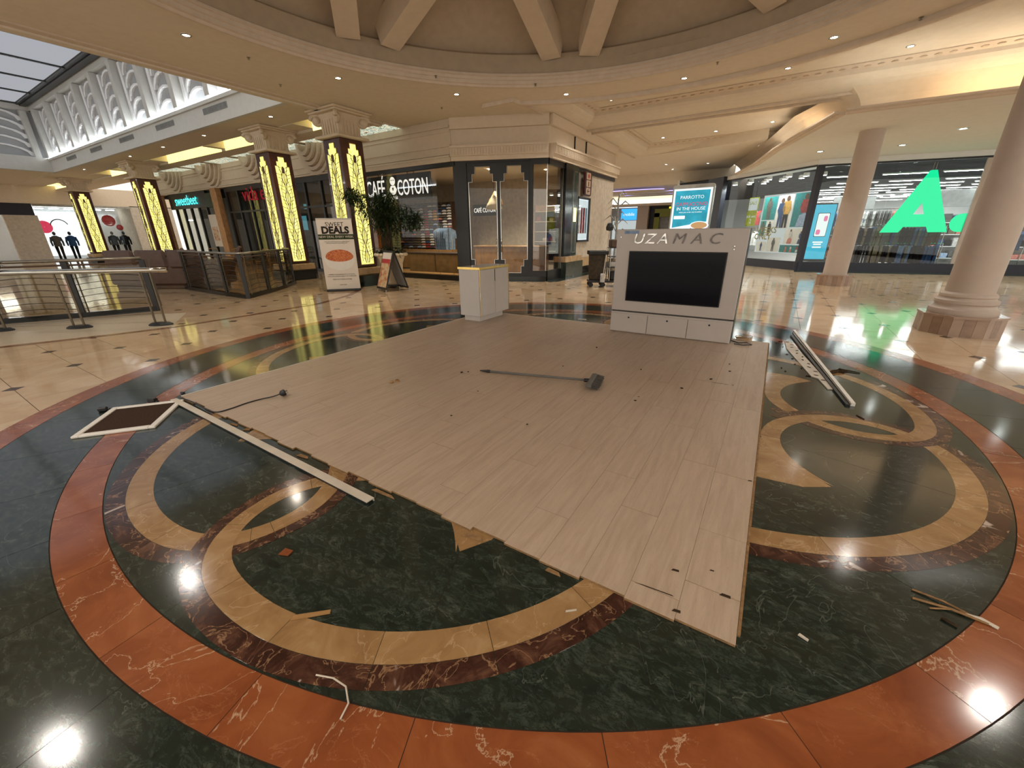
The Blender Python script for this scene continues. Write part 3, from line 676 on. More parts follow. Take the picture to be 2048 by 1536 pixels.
# ================================================================== YELLOW-LIT COLUMNS
def ycolumn(x, label, det=True):
    t_ = thing('lit_column', label, 'column', (x, 4.78, 0), 0, 'square columns with luminous panels')
    h = .40
    MB().prism([(-.62, -.42), (-.42, -.62), (.42, -.62), (.62, -.42), (.62, .42), (.42, .62), (-.42, .62), (-.62, .42)], 0, .33).build('plinth', 'black_stone', t_)
    MB().bbox(-.52, .52, -.52, .52, .33, .56, .03).build('base_block', 'tan_stone', t_)
    MB().bbox(-h, h, -h, h, .56, 4.13, .03).build('shaft', 'mahogany', t_)
    def stepped(w, z0, z1): return [(-w, z0), (w, z0), (w, z1 - .28), (w * .72, z1 - .28), (w * .72, z1 - .14), (w * .42, z1 - .14), (w * .42, z1), (-w * .42, z1), (-w * .42, z1 - .14), (-w * .72, z1 - .14), (-w * .72, z1 - .28), (-w, z1 - .28)]
    for (o, d) in (((0, -h), (1, 0)), ((h, 0), (0, 1))):
        MB().vprism(stepped(.25, .64, 4.02), o, d, .008).build('panel_rim', 'brass', t_)
        pn = MB().vprism(stepped(.235, .66, 4.0), o, d, .016).build('luminous_panel', 'yellow_panel', t_)
        if det:    # wrought tracery over the light
            tr = MB(); nx, ny = d[1] * .024, -d[0] * .024
            def W_(t, z): return (o[0] + d[0] * t + nx, o[1] + d[1] * t + ny, z)
            for s in (-1, 1):
                tr.tube([W_(s * .02, .7), W_(s * .02, 3.7)], .009, 4)
                pts = [W_(s * (.05 + .035 * math.sin(k * .9)), .7 + k * .09) for k in range(34)]; tr.tube(pts, .013, 4)
                pts = [W_(s * (.13 + .05 * math.sin(k * .7 + 1)), .75 + k * .115) for k in range(27)]; tr.tube(pts, .008, 4)
                for z_ in range(26): tr.tube([W_(s * .06, .8 + z_ * .115), W_(s * (.15 + .05 * (z_ % 3)), .86 + z_ * .115)], .007, 4)
            tr.ball(W_(0, 3.62), .05, .05, .11, 8, 6)
            tr.build('tracery', 'dark_wood', pn)
    MB().bbox(-.54, .54, -.54, .54, 4.13, 4.20, .02).build('collar', 'capital_stone', t_)
    MB().lathe([(.56, 4.20), (.52, 4.3), (.55, 4.62), (.62, 4.74)], (0, 0), 4, math.pi / 4, math.pi / 4 + 2 * math.pi).build('capital_bell', 'capital_stone', t_)
    fl_ = MB()
    for k in range(6):
        for s in (-1, 1):
            p = -.28 + k * .112
            fl_.box(p - .018, p + .018, s * .38 - .02, s * .38 + .02, 4.22, 4.6); fl_.box(s * .38 - .02, s * .38 + .02, p - .018, p + .018, 4.22, 4.6)
    fl_.build('fluting', 'capital_stone', t_)
    for sx in (-1, 1):
        for sy in (-1, 1):
            vo = MB()
            pts = [Vector((sx * .44, sy * .44, 4.60)) + Vector((sx * .13 * math.cos(a) * (1 - a / 12), sy * .13 * math.cos(a) * (1 - a / 12), .16 * math.sin(a) * (1 - a / 12))) for a in [i * .5 for i in range(19)]]
            vo.tube(pts, .06, 6); vo.ball((sx * .44, sy * .44, 4.60), .11, .11, .11, 8, 6); vo.build('volute', 'capital_stone', t_, True)
    MB().bbox(-.60, .60, -.60, .60, 4.74, 4.79, .015).build('abacus', 'capital_stone', t_); MB().bbox(-.66, .66, -.66, .66, 4.79, 4.846, .02).build('abacus', 'capital_stone', t_)
    return t_
ycolumn(-9.15, 'nearest square mahogany column with two yellow luminous panels, behind the white banner')
ycolumn(-12.9, 'square mahogany column with yellow luminous panels behind the curved railing end')
ycolumn(-24.4, 'smaller distant lit column beside the brown seating and cyan shop sign')
ycolumn(-34.6, 'farthest lit column at the far left in front of the bright white shop')
# ================================================================== DOWNLIGHTS
def downlight(loc, label, group, watts=DOWN_W, col=(1, .87, .71), mat='bulb', r=.055, spot=True, ang=130):
    t_ = thing('downlight', label, 'light', loc, 0, group)
    MB().lathe([(r * 1.55, 0), (r * 1.55, -.006), (r * 1.05, -.012), (r * 1.0, -.002)], n=18, cap=False).build('trim_ring', 'steel', t_, True)
    MB().lathe([(r * .98, -.004), (.001, -.004)], n=18, cap=False).build('bulb', mat, t_)
    if spot:
        ld = D.lights.new('spot', 'SPOT'); ld.energy = watts; ld.color = col; ld.spot_size = R(ang); ld.spot_blend = .7; ld.shadow_soft_size = .06
        lo = D.objects.new('spot', ld); COL.objects.link(lo); lo.location = (0, 0, -.03); lo.parent = t_
    return t_
for k in range(15):
    a = 184 - 24 * k; x, y = pol(6.72, a)
    where = '%s downlight from the left on the flat ring around the dome' % ORD[k] if k < 6 else '%s downlight of the dome ring on the viewer\'s side' % ORD[k - 6]
    downlight((DC[0] + x, DC[1] + y, HC), where, 'downlights on the ring around the dome', DOWN_W, (1, .87, .71) if k < 3 else (1, .94, .86))
for k in range(5): downlight((-2.7 + 2.2 * k, 9.42, 5.2), '%s downlight from the left in the first ceiling coffer' % ORD[k], 'downlights in the first coffer', DOWN_W, (1, .95, .88))
for k, (x, y) in enumerate(((-2.6, 13.2), (-2.6, 15.6), (-.6, 13.2), (-.6, 15.6), (1.2, 13.2), (1.3, 15.2))): downlight((x, y, 5.2), '%s downlight of the second ceiling coffer beyond the cross beam' % ORD[k], 'downlights in the second coffer', DOWN_W, (1, .95, .88))
for k, (x, y) in enumerate(((5.84, 12.6), (5.0, 14.6), (7.3, 14.8), (8.6, 12.0), (2.9, 14.4))): downlight((x, y, SZ), '%s bright cool downlight in the low soffit before the green letter' % ORD[k], 'downlights in the low soffit', 60, (.95, 1, .95), 'bulb_cool', .08)
for k, (x, y) in enumerate(((-6.6, 20), (-3.5, 20.5), (-3.6, 22.6), (-1.6, 21.4))): downlight((x, y, HC), '%s small downlight in the flat ceiling before the purple lit hall' % ORD[k], 'downlights before the purple hall')
for k, x in enumerate((-11.2, -15.5, -19, -22.5, -29)): downlight((x, 3.95, HC), '%s eyeball downlight from the rotunda along the concourse strip' % ORD[k], 'downlights on the concourse strip', 45, (1, .82, .5))
for k, (x, y) in enumerate(((-9.6, 8.5), (-7.0, 9.2), (-5.4, 10.5))): downlight((x, y, 3.68), '%s downlight inside the corner shirt shop' % ORD[k], 'downlights in the shirt shop', 170, (1, .86, .65), r=.05)
for k, (x, y) in enumerate(((-3.2, -6.5), (1.5, -8), (6.5, -6.0), (9.5, 0))): downlight((x, y, HC), '%s unseen downlight added in the ceiling behind the viewer' % ORD[k], 'added downlights behind the viewer', 70)  # unseen lamps added to light the hall from behind the camera
# small sprinkler heads
for k, (x, y) in enumerate(((-7.3, 1.4), (-8.3, 2.6), (-4.9, 4.2), (.5, 6.9), (-3.3, 5.9), (-6.4, 6.1), (3.6, 6.7))):
    t_ = thing('sprinkler', '%s tiny ceiling sprinkler head counted from the left of the rotunda' % ORD[k], 'sprinkler', (x, y, HC), 0, 'sprinkler heads')
    MB().lathe([(.035, 0), (.03, -.008), (.012, -.012), (.012, -.035), (.026, -.038), (.026, -.042)], n=12).build('head', 'dull_steel', t_)
# ================================================================== RIGHT ROUND COLUMNS
def rcolumn(x, y, r, pl, ph, ztop, label, rings=True):
    t_ = thing('round_column', label, 'column', (x, y, 0), 0, 'round plaster columns on stone plinths')
    k = pl; n8 = [(k * math.cos(R(22.5 + i * 45)) * 1.082, k * math.sin(R(22.5 + i * 45)) * 1.082) for i in range(8)]
    # plinth clad with stone slabs
    MB().prism([(a * .975, b * .975) for a, b in n8], 0, ph - .031).build('plinth_core', 'pillar_stone', t_)
    for i in range(8):
        a, b = Vector(n8[i]), Vector(n8[(i + 1) % 8])
        for j in range(3):
            p, q = a + (b - a) * (j / 3 + .004), a + (b - a) * ((j + 1) / 3 - .004)
            MB().prism([tuple(p), tuple(q), tuple(q * .98), tuple(p * .98)], 0, ph - .03).build('plinth_slab', 'pillar_stone_dark' if j == 1 else 'pillar_stone', t_)
    MB().prism([(a * 1.03, b * 1.03) for a, b in n8], ph - .03, ph).build('plinth_cap', 'pillar_stone', t_)
    if rings:
      b_ = MB().lathe([(r * 1.42, ph), (r * 1.45, ph + .03), (r * 1.42, ph + .08), (r * 1.30, ph + .10), (r * 1.24, ph + .13), (r * 1.24, ph + .15), (r * 1.30, ph + .17), (r * 1.30, ph + .21), (r * 1.16, ph + .23), (r * 1.12, ph + .25), (r * 1.16, ph + .27), (r * 1.14, ph + .30), (r * 1.0, ph + .33)], n=48).build('base_rings', 'pillar_plaster', t_); smooth_by_angle(b_, 35)
    s_ = MB().lathe([(r, ph), (r * .99, ph + 1.5), (r * .95, ztop - .1), (r * .95, ztop)], n=48).build('shaft', 'pillar_plaster', t_); smooth_by_angle(s_, 35)
    return t_
rcolumn(4.9, 5.02, .275, .46, .30, HC + .4, 'nearest round cream column on an octagonal stone plinth, at the right')
rcolumn(3.85, 11.5, .29, .42, .30, SZ, 'farther round cream column standing before the blue phone advert', False)
# ================================================================== CORNER SHIRT SHOP
FA = (-7.0, 7.2); FD = Vector((2.45, 1.0)).normalized(); FD = (FD.x, FD.y); FT = 3.05   # door front: start, direction, length
FE = (FA[0] + FD[0] * FT, FA[1] + FD[1] * FT)
FANG = math.atan2(FD[1], FD[0])
# upper wall with fluted band, wrapping the corner
def wallseg(p, q, z0, z1, mat, name, par, th=.14, off=0.):
    p, q = Vector(p), Vector(q); d = (q - p).normalized(); n = Vector((d.y, -d.x))
    a, b = p + n * off, q + n * off
    return MB().prism([tuple(a), tuple(b), tuple(b - n * th), tuple(a - n * th)], z0, z1).build(name, mat, par)
CP = [(-12.2, 7.15), (-7.0, 7.15), (FE[0], FE[1]), (-4.2, 14.5)]
wall_corner = sempty('wall_corner')
for p, q in zip(CP[1:-1], CP[2:]): wallseg(p, q, 3.80, HC, 'stucco', 'upper_wall', wall_corner)
for p, q in zip(CP[1:-1], CP[2:]):
    wallseg(p, q, 4.55, HC, 'stucco', 'frieze', wall_corner, .18, .12); wallseg(p, q, 3.80, 4.02, 'stucco', 'fluted_band', wall_corner, .3, .22); wallseg(p, q, 4.02, 4.08, 'stucco', 'ledge', wall_corner, .3, .26); wallseg(p, q, 3.68, 3.80, 'stucco', 'soffit_band', wall_corner, .4, .14)
    P_, Q_ = Vector(p), Vector(q); d = (Q_ - P_).normalized(); n = Vector((d.y, -d.x)); m_ = int((Q_ - P_).length / .09)
    fl_ = MB()
    for k in range(m_):
        c = P_ + d * (.05 + k * .09) + n * .22; e = d * .022
        fl_.prism([tuple(c - e), tuple(c + e), tuple(c + e + n * .02), tuple(c - e + n * .02)], 3.83, 4.0)
    stuff(fl_.build('flute', 'stucco', wall_corner))
for k, b_ in enumerate((10.2, 11.2)): MB().box(-4.19, -4.14, b_, b_ + .03, 4.08, 4.55).build('panel_joint', 'dark_frame', wall_corner)
wallseg((-12.2, 7.15), (-7.0, 7.15), 3.68, 3.80, 'stucco', 'soffit_band', wall_corner, .4, .1)
# window front (plane b = 7.15)
w1 = sempty('window_1')
MB().box(-11.9, -6.9, 7.10, 7.24, 3.56, 3.70).build('top_rail', 'black_metal', w1); MB().box(-11.9, -6.9, 7.05, 7.28, 0, .16).build('plinth', 'black_stone', w1)
MB().box(-11.95, -11.85, 7.10, 7.24, 0, 3.7).build('post', 'black_metal', w1)
for x0, x1 in ((-11.85, -9.45), (-9.44, -7.5), (-7.49, -6.95)): MB().box(x0, x1, 7.16, 7.175, .16, 3.56).build('pane', 'glass', w1)
# door front
d1 = sempty('door_1')
def fp(t_, off=0.): return (FA[0] + FD[0] * t_ + FD[1] * off, FA[1] + FD[1] * t_ - FD[0] * off)
def fpoly(poly, th, mat, name, par, off=0.): return MB().vprism(poly, fp(0, off), FD, th).build(name, mat, par)
def fholed(o_, i_, th, mat, name, par, off=0.):     # stepped opening in a rectangular leaf: bridge polygon
    poly = o_ + [o_[0]] + [i_[0]] + i_[::-1]
    m_ = MB(); n_o, n_i = len(o_), len(i_)
    bm = bmesh.new()
    nx, ny = FD[1], -FD[0]
    def mk(pl, f): return [bm.verts.new((*[fp(t_, off)[k] + (nx, ny)[k] * f for k in (0, 1)], z)) for t_, z in pl]
    for f in (0, th):
        vo, vi = mk(o_, f), mk(i_, f)
        es = [bm.edges.new((vo[k], vo[(k + 1) % n_o])) for k in range(n_o)] + [bm.edges.new((vi[k], vi[(k + 1) % n_i])) for k in range(n_i)]
        bmesh.ops.triangle_fill(bm, use_beauty=True, use_dissolve=False, edges=es)
        if f == 0: a_o, a_i = vo, vi
    for A_, B_ in ((a_o, vo), (a_i, vi)):
        for k in range(len(A_)): bm.faces.new((A_[k], A_[(k + 1) % len(A_)], B_[(k + 1) % len(A_)], B_[k]))
    bmesh.ops.recalc_face_normals(bm, faces=bm.faces)
    me = D.meshes.new(name); bm.to_mesh(me); bm.free(); me.materials.append(M[mat]); o = D.objects.new(name, me); COL.objects.link(o); o.parent = par; return o
def stepglass(c, w, z0, z1):
    a, b, d = w / 2, w / 2 - .12, w / 2 - .21
    up_ = [(a, z1 - .43), (b, z1 - .43), (b, z1 - .21), (d, z1 - .21), (d, z1)]; lo_ = [(d, z0), (d, z0 + .22), (b, z0 + .22), (b, z0 + .43), (a, z0 + .43)]
    r_ = lo_ + up_; l_ = [(-x, z) for x, z in r_[::-1]]
    return [(c + x, z) for x, z in r_ + l_]
leafs = ((.95, .90), (1.97, .86))
for k, (c, w) in enumerate(leafs):
    gl = stepglass(c, w, .28, 3.50); ro = [(c - .51, .16), (c + .51, .16), (c + .51, 3.62), (c - .51, 3.62)]
    fholed(ro, gl, .05, 'black_metal', 'door_leaf', d1)
    big = [(c + (x - c) * 1.045, 1.89 + (z - 1.89) * 1.008) for x, z in gl]
    rm = fholed(big, gl, .012, 'steel', 'pane_rim', d1, .05); fpoly(gl, .01, 'glass', 'pane', d1, .02)
    hx = c + (.43 if k == 0 else -.43)
    p = fp(hx, .11); MB().tube([(*fp(hx, .05), 1.35), (*p, 1.35), (*p, .95), (*fp(hx, .05), .95)], .016, 8).build('handle', 'steel', d1, True)
fpoly([(.0, 0), (.44, 0), (.44, 3.7), (.0, 3.7)], .09, 'black_metal', 'post', d1); fpoly([(2.48, 0), (2.56, 0), (2.56, 3.7), (2.48, 3.7)], .09, 'black_metal', 'post', d1)
fpoly([(.44, 3.62), (2.5, 3.62), (2.5, 3.7), (.44, 3.7)], .09, 'black_metal', 'head', d1); fpoly([(.0, 0), (3.05, 0), (3.05, .16), (.0, .16)], .10, 'black_stone', 'sill', d1)
# canted window by the door
w2 = sempty('window_2')
fpoly([(2.56, .34), (3.03, .34), (3.03, 3.52), (2.56, 3.52)], .012, 'mirror_glass', 'pane', w2, .02); fpoly([(2.56, .16), (3.05, .16), (3.05, .34), (2.56, .34)], .09, 'black_metal', 'bottom_rail', w2); fpoly([(2.56, 3.52), (3.05, 3.52), (3.05, 3.7), (2.56, 3.7)], .09, 'black_metal', 'top_rail', w2)
MB().box(-4.2, -4.185, FE[1] + .02, 9.42, .34, 3.52).build('pane', 'mirror_glass', w2); MB().box(-4.26, -4.14, FE[1], 9.5, 0, .34).build('bottom_rail', 'black_metal', w2); MB().box(-4.26, -4.14, FE[1], 9.5, 3.52, 3.7).build('top_rail', 'black_metal', w2)
for q in (fp(2.58, .03), fp(3.02, .03)): MB().box(q[0] - .01, q[0] + .01, q[1] - .01, q[1] + .01, .34, 3.52).build('rim', 'steel', w2)
MB().box(-4.17, -4.15, 9.38, 9.42, .34, 3.52).build('rim', 'steel', w2)
# granite pier, green panel, beige wall with display window
wall_side = sempty('wall_side')
MB().box(-4.4, -4.08, 9.45, 10.0, .72, 3.75).build('pier', 'black_stone', wall_side); MB().box(-4.4, -4.1, 10.0, 10.55, .72, 3.75).build('pier_panel', 'green_stone', wall_side)
rm = MB(); rm.box(-4.1, -4.08, 10.1, 10.12, .85, 3.5); rm.box(-4.1, -4.08, 10.43, 10.45, .85, 3.5); rm.box(-4.1, -4.08, 10.1, 10.45, 3.48, 3.5); rm.box(-4.1, -4.08, 10.1, 10.45, .85, .87); rm.build('panel_rim', 'steel', wall_side)
MB().box(-4.1, -4.06, 10.2, 10.34, 1.9, 2.35).build('panel_badge', 'cove_yellow', wall_side)
MB().box(-4.45, -3.98, 9.4, 10.85, .55, .74).build('pier_band', 'tan_stone', wall_side); MB().box(-4.45, -3.95, 9.4, 10.9, 0, .55).build('pier_base', 'green_stone', wall_side)
MB().box(-4.6, -4.2, 10.55, 14.5, .62, 3.75).build('beige_wall', 'cafe_wall', wall_side); MB().box(-4.6, -4.18, 10.55, 14.5, .28, .62).build('dado', 'tan_stone', wall_side); MB().box(-4.6, -4.16, 10.55, 14.5, 0, .28).build('skirting', 'black_stone', wall_side); MB().box(-4.6, -4.15, 10.5, 14.5, 3.55, 3.72).build('dark_frieze', 'dark_frame', wall_side)
w3 = sempty('window_3')
fr = MB(); fr.box(-4.2, -4.12, 10.62, 10.70, 1.2, 2.75); fr.box(-4.2, -4.12, 11.72, 11.80, 1.2, 2.75); fr.box(-4.2, -4.12, 10.62, 11.8, 2.68, 2.75); fr.box(-4.2, -4.12, 10.62, 11.8, 1.2, 1.27); fr.build('frame', 'dark_frame', w3)
MB().box(-4.19, -4.18, 10.7, 11.72, 1.27, 2.68).build('display', 'screen_white', w3); MB().box(-4.17, -4.16, 10.72, 11.7, 1.3, 2.65).build('pane', 'glass', w3)
for k, (b0, mt) in enumerate(((10.8, 'cl_white'), (11.02, 'cl_red'), (11.24, 'cl_red'), (11.46, 'cl_sky'))): MB().bbox(-4.178, -4.172, b0, b0 + .17, 1.5, 2.4, .002).build('display_garment', mt, w3)
# hanging pictogram sign
pg = thing('pictogram_sign', 'dark red rounded sign with a no-entry dot, figure and arrow on the beige wall', 'sign', (-4.0, 11.1, 2.78), R(90))
def rrect(w, h, r, n=6): return [(sx * (w / 2 - r) + r * math.cos(R(a0 + 90 * k / n)), h / 2 + sy * (h / 2 - r) + r * math.sin(R(a0 + 90 * k / n))) for sx, sy, a0 in ((1, -1, 270), (1, 1, 0), (-1, 1, 90), (-1, -1, 180)) for k in range(n + 1)]
plain('sign_maroon', (.05, .010, .008), .4); plain('sign_cream', (.55, .42, .32), .5)
MB().vprism(rrect(.62, .80, .12), (0, .04), (1, 0), .08).build('board', 'sign_maroon', pg)
for k in range(3): MB().vprism([(x, z + .05 + k * .245) for x, z in rrect(.38, .215, .03, 3)], (0, -.04), (1, 0), .006).build('tile', 'sign_cream', pg)
MB().vprism([(.07 * math.cos(R(a)), .645 + .07 * math.sin(R(a))) for a in range(0, 360, 20)], (0, -.046), (1, 0), .004).build('pictogram', 'red_sign', pg)
MB().vprism([(-.03, .32), (.03, .32), (.03, .45), (.02, .47), (-.02, .47), (-.03, .45)], (0, -.046), (1, 0), .004).build('pictogram', 'sign_maroon', pg)
MB().vprism([(-.11, .157), (-.03, .235), (-.01, .215), (-.055, .172), (.11, .172), (.11, .142), (-.055, .142), (-.01, .10), (-.03, .08)], (0, -.046), (1, 0), .004).build('pictogram', 'sign_maroon', pg)
MB().box(-.015, .015, .03, .2, .5, .53).build('bracket', 'black_metal', pg)
# shop interior shell
sh = MB(); sh.box(-15.2, -4.3, 12.2, 12.3, 0, 3.75); wall_shop = sh.build('wall_shop_back', 'cafe_wall'); struct(wall_shop)
MB().box(-15.2, -15.1, 7.3, 12.3, 0, 3.75).build('side', 'cafe_wall', wall_shop); MB().prism([(-15.2, 7.3), (-7, 7.3), (-4.4, 8.5), (-4.4, 12.3), (-15.2, 12.3)], 3.7, 3.76).build('shop_ceiling', 'ceiling_white', wall_shop); MB().prism([(-12, 7.28), (-7, 7.28), (-4.3, 8.4), (-4.3, 12.3), (-12, 12.3)], .0, .03).build('shop_floor', 'wood', wall_shop)
# hanging shop sign
sg = thing('shop_sign', 'black hanging shop sign reading CAFÉ COTON in tall white letters', 'sign', (0, 0, 0))
MB().bbox(-11.55, -8.12, 7.30, 7.36, 2.68, 3.52, .01).build('board', 'black_plastic', sg)
text('lettering', 'CAFÉ', .78, (-10.88, 7.295, 3.09), 0, 'white_letter', sg, sx=.56); text('lettering', 'COTON', .72, (-8.98, 7.295, 3.07), 0, 'white_letter', sg, sx=.56); text('lettering', 'Paris', .20, (-9.95, 7.295, 2.80), 0, 'white_letter', sg, shear=.3)
lg = MB(); MB().vprism([(-9.95 + .13 * math.cos(R(a)), 3.33 + .14 * math.sin(R(a))) for a in range(0, 360, 24)], (0, 7.295), (1, 0), .008).build('emblem', 'white_letter', sg)
lg.vprism([(-10.05, 3.18), (-9.85, 3.18), (-9.76, 3.05), (-9.84, 2.92), (-9.95, 2.88), (-10.06, 2.92), (-10.14, 3.05)], (0, 7.295), (1, 0), .008); lg.build('emblem', 'white_letter', sg)
for poly in ([(-10.0, 3.12), (-9.9, 3.12), (-9.93, 3.02), (-9.97, 3.02)], [(-10.02, 3.34), (-9.98, 3.34), (-9.98, 3.38), (-10.02, 3.38)], [(-9.92, 3.34), (-9.88, 3.34), (-9.88, 3.38), (-9.92, 3.38)]): MB().vprism(poly, (0, 7.286), (1, 0), .003).build('emblem_detail', 'black_plastic', sg)
for x in (-10.7, -10.45, -9.2, -8.9): MB().tube([(x, 7.33, 3.5), (x, 7.33, 3.72)], .014, 6).build('hanger', 'black_metal', sg)
# shirt shelves: every folded shirt is a thing
cab_ = thing('shirt_shelving', 'tall open shelving packed with folded shirts at the back of the corner shop', 'shelving', (-13.5, 10.2, .031))
ncol, nrow = 14, 17; cw, rh_ = .27, .105
for k in range(ncol + 1): MB().box(k * cw - .012, k * cw + .012, 0, .38, .85, 2.75).build('upright', 'dark_wood', cab_)
for k in range(nrow + 1): MB().box(0, ncol * cw, 0, .38, .92 + k * rh_ - .006, .92 + k * rh_ + .004).build('shelf', 'dark_wood', cab_)
MB().box(-.02, ncol * cw + .02, .38, .42, .6, 2.8).build('back_board', 'dark_wood', cab_); MB().box(-.02, ncol * cw + .02, -.02, .4, 0, .85).build('base_cabinet', 'wood', cab_)
pal = ['cl_purple', 'cl_grey', 'cl_black', 'cl_brown', 'cl_purple', 'cl_grey', 'cl_khaki', 'cl_white', 'cl_red', 'cl_white', 'cl_yellow', 'cl_grey', 'cl_white', 'cl_white']
shirt_me = {}
for c in set(pal + ['cl_sky', 'cl_blue', 'cl_pink']):
    b_ = MB(); n_ = 7
    pts = [(-.115, 0), (.115, 0), (.118, .03), (.08, .055), (.03, .066), (-.03, .066), (-.08, .055), (-.118, .03)]
    b_.vprism(pts, (0, .33), (1, 0), .32); me = b_.mesh('folded_shirt'); me.materials.append(M[c]); shirt_me[c] = me
for c in range(ncol):
    for r_ in range(nrow):
        mt = pal[c] if random.random() < .6 else random.choice(['cl_grey', 'cl_white', 'cl_purple', 'cl_sky', 'cl_blue', 'cl_pink', 'cl_khaki'])
        o = D.objects.new('folded_shirt', shirt_me[mt]); COL.objects.link(o); o.location = (-13.5 + (c + .5) * cw, 10.2 - .01, .957 + r_ * rh_)
        tag(o, 'folded shirt, %s row up, %s column from the left, on the shop shelving' % (ORD[r_], ORD[c]), 'shirt', 'folded shirts on the shop shelving')
# window furniture
ct = thing('display_counter', 'low oak display counter behind the shop window glass', 'counter', (-9.75, 7.55, .031))
MB().bbox(0, 1.32, 0, .6, .16, .80, .01).build('body', 'wood', ct); MB().bbox(1.36, 2.45, 0, .6, .16, .80, .01).build('body', 'wood', ct); MB().bbox(-.05, 2.5, -.05, .65, .80, .86, .01).build('top', 'dark_wood', ct)
c2 = thing('sales_counter', 'taller pale oak sales counter inside the shop behind the door', 'counter', (-8.1, 9.6, .031)); MB().bbox(0, 3.0, 0, .7, 0, 1.0, .01).build('body', 'wood', c2); MB().bbox(-.04, 3.04, -.04, .74, 1.0, 1.05, .01).build('top', 'wood', c2); MB().box(.3, .304, -.006, 0, .05, .98).build('joint', 'dark_wood', c2)
si = thing('wall_sign', 'small black wall sign with the shop name in white inside the shop', 'sign', (0, 0, 0)); MB().bbox(-9.85, -8.55, 11.9, 11.95, 2.28, 2.75, .01).build('board', 'black_plastic', si); text('lettering', 'CAFÉ COTON', .26, (-9.2, 11.895, 2.5), 0, 'white_letter', si, sx=.72)
rk = thing('shirt_rail', 'short rail of pale blue shirts beside the window counter', 'clothes rail', (-8.6, 8.4, .031)); MB().tube([(-.35, 0, 1.82), (.35, 0, 1.82)], .012, 6).build('rail', 'steel', rk); MB().tube([(-.35, 0, 0), (-.35, 0, 1.82)], .012, 6).build('post', 'steel', rk); MB().tube([(.35, 0, 0), (.35, 0, 1.82)], .012, 6).build('post', 'steel', rk)
def garment(name, w, h, mat, th=.055):
    b_ = MB(); pts = [(-.04, 0), (.04, 0), (.10, -.03), (w / 2, -.10), (w / 2 + .05, -.45 * h), (w / 2 - .01, -.5 * h), (w / 2 - .03, -.22 * h), (w / 2 - .04, -h), (-w / 2 + .04, -h), (-w / 2 + .03, -.22 * h), (-w / 2 + .01, -.5 * h), (-w / 2 - .05, -.45 * h), (-w / 2, -.10), (-.10, -.03)]
    b_.vprism(pts, (0, th / 2), (1, 0), th); b_.tube([(0, 0, 0), (0, 0, .05), (.02, 0, .07), (.0, 0, .09)], .005, 5)
    me = b_.mesh(name); me.materials.append(M[mat]); return me
gm = garment('hanging_shirt', .46, .78, 'cl_sky')
for k in range(6):
    o = D.objects.new('hanging_shirt', gm); COL.objects.link(o); o.location = (-8.85 + k * .1, 8.4, 1.74); o.rotation_euler[2] = R(62)
    tag(o, '%s pale blue shirt from the left on the rail beside the shop window' % ORD[k], 'shirt', 'pale blue shirts on the rail')
op = thing('orange_banner', 'tall orange fabric banner behind the plant inside the shop', 'banner', (-14.0, 9.6, 0)); MB().bbox(-.4, .4, -.02, .02, .9, 2.15, .01).build('panel', 'cl_orange', op); MB().bbox(-.42, .42, -.03, .03, 2.15, 2.19, .01).build('rod', 'black_metal', op); MB().bbox(-.3, .3, -.2, .2, .0, .9, .01).build('stand', 'cafe_wall', op)
for k, (x, y, z) in enumerate(((-6.7, 9.0, 2.35), (-7.1, 9.7, 2.55))):
    pl_ = thing('pendant_lamp', ('cream bell-shaped pendant lamp seen through the left door leaf', 'wooden bell-shaped pendant lamp just behind the cream one')[k], 'lamp', (x, y, z)); o = MB().lathe([(.06, .46), (.09, .40), (.13, .30), (.24, .18), (.29, .06), (.29, 0), (.27, 0), (.22, .16), (.11, .28)], n=28, cap=False).build('shade', ('pot_white', 'wood')[k], pl_); smooth_by_angle(o, 50); MB().tube([(0, 0, .46), (0, 0, 3.7 - z)], .008, 6).build('cord', 'black_plastic', pl_); MB().ball((0, 0, .1), .06, .06, .06).build('bulb', 'cove_cream', pl_)
# accessory shelves behind the right leaf
ac = thing('accessory_shelves', 'dark shelf unit with small goods behind the right door leaf', 'shelving', (-5.9, 10.6, .031)); MB().box(0, 1.4, .35, .4, .3, 2.5).build('back_board', 'dark_wood', ac)
for k in range(6): MB().box(0, 1.4, 0, .36, .45 + k * .36, .475 + k * .36).build('shelf', 'shop_white', ac)
for k in range(2): MB().box(k * 1.38, k * 1.38 + .03, 0, .36, .3, 2.5).build('side', 'dark_wood', ac)
for k in range(15):
    o = MB().bbox(-.09, .09, -.1, .1, 0, .12 + .05 * (k % 3), .02).build('folded_tie_box', ['cl_white', 'cl_red', 'cl_black'][k % 3], None, loc=(-5.75 + (k % 5) * .27, 10.75, .508 + (k // 5) * .72)); tag(o, '%s item box from the left on the %s stocked shelf behind the right door leaf' % (ORD[k % 5], ['low', 'middle', 'high'][k // 5]), 'box', 'boxes on the accessory shelves')
# ================================================================== LEFT SHOPS
wall_shops = sempty('wall_shopfronts')
MB().box(-31, -15.3, 9.5, 9.6, 0, 3.8).build('shop_back', 'shop_grey', wall_shops); MB().box(-31, -12.2, 7.3, 9.6, 3.72, 3.8).build('shop_ceiling', 'shop_ceiling_dark', wall_shops)
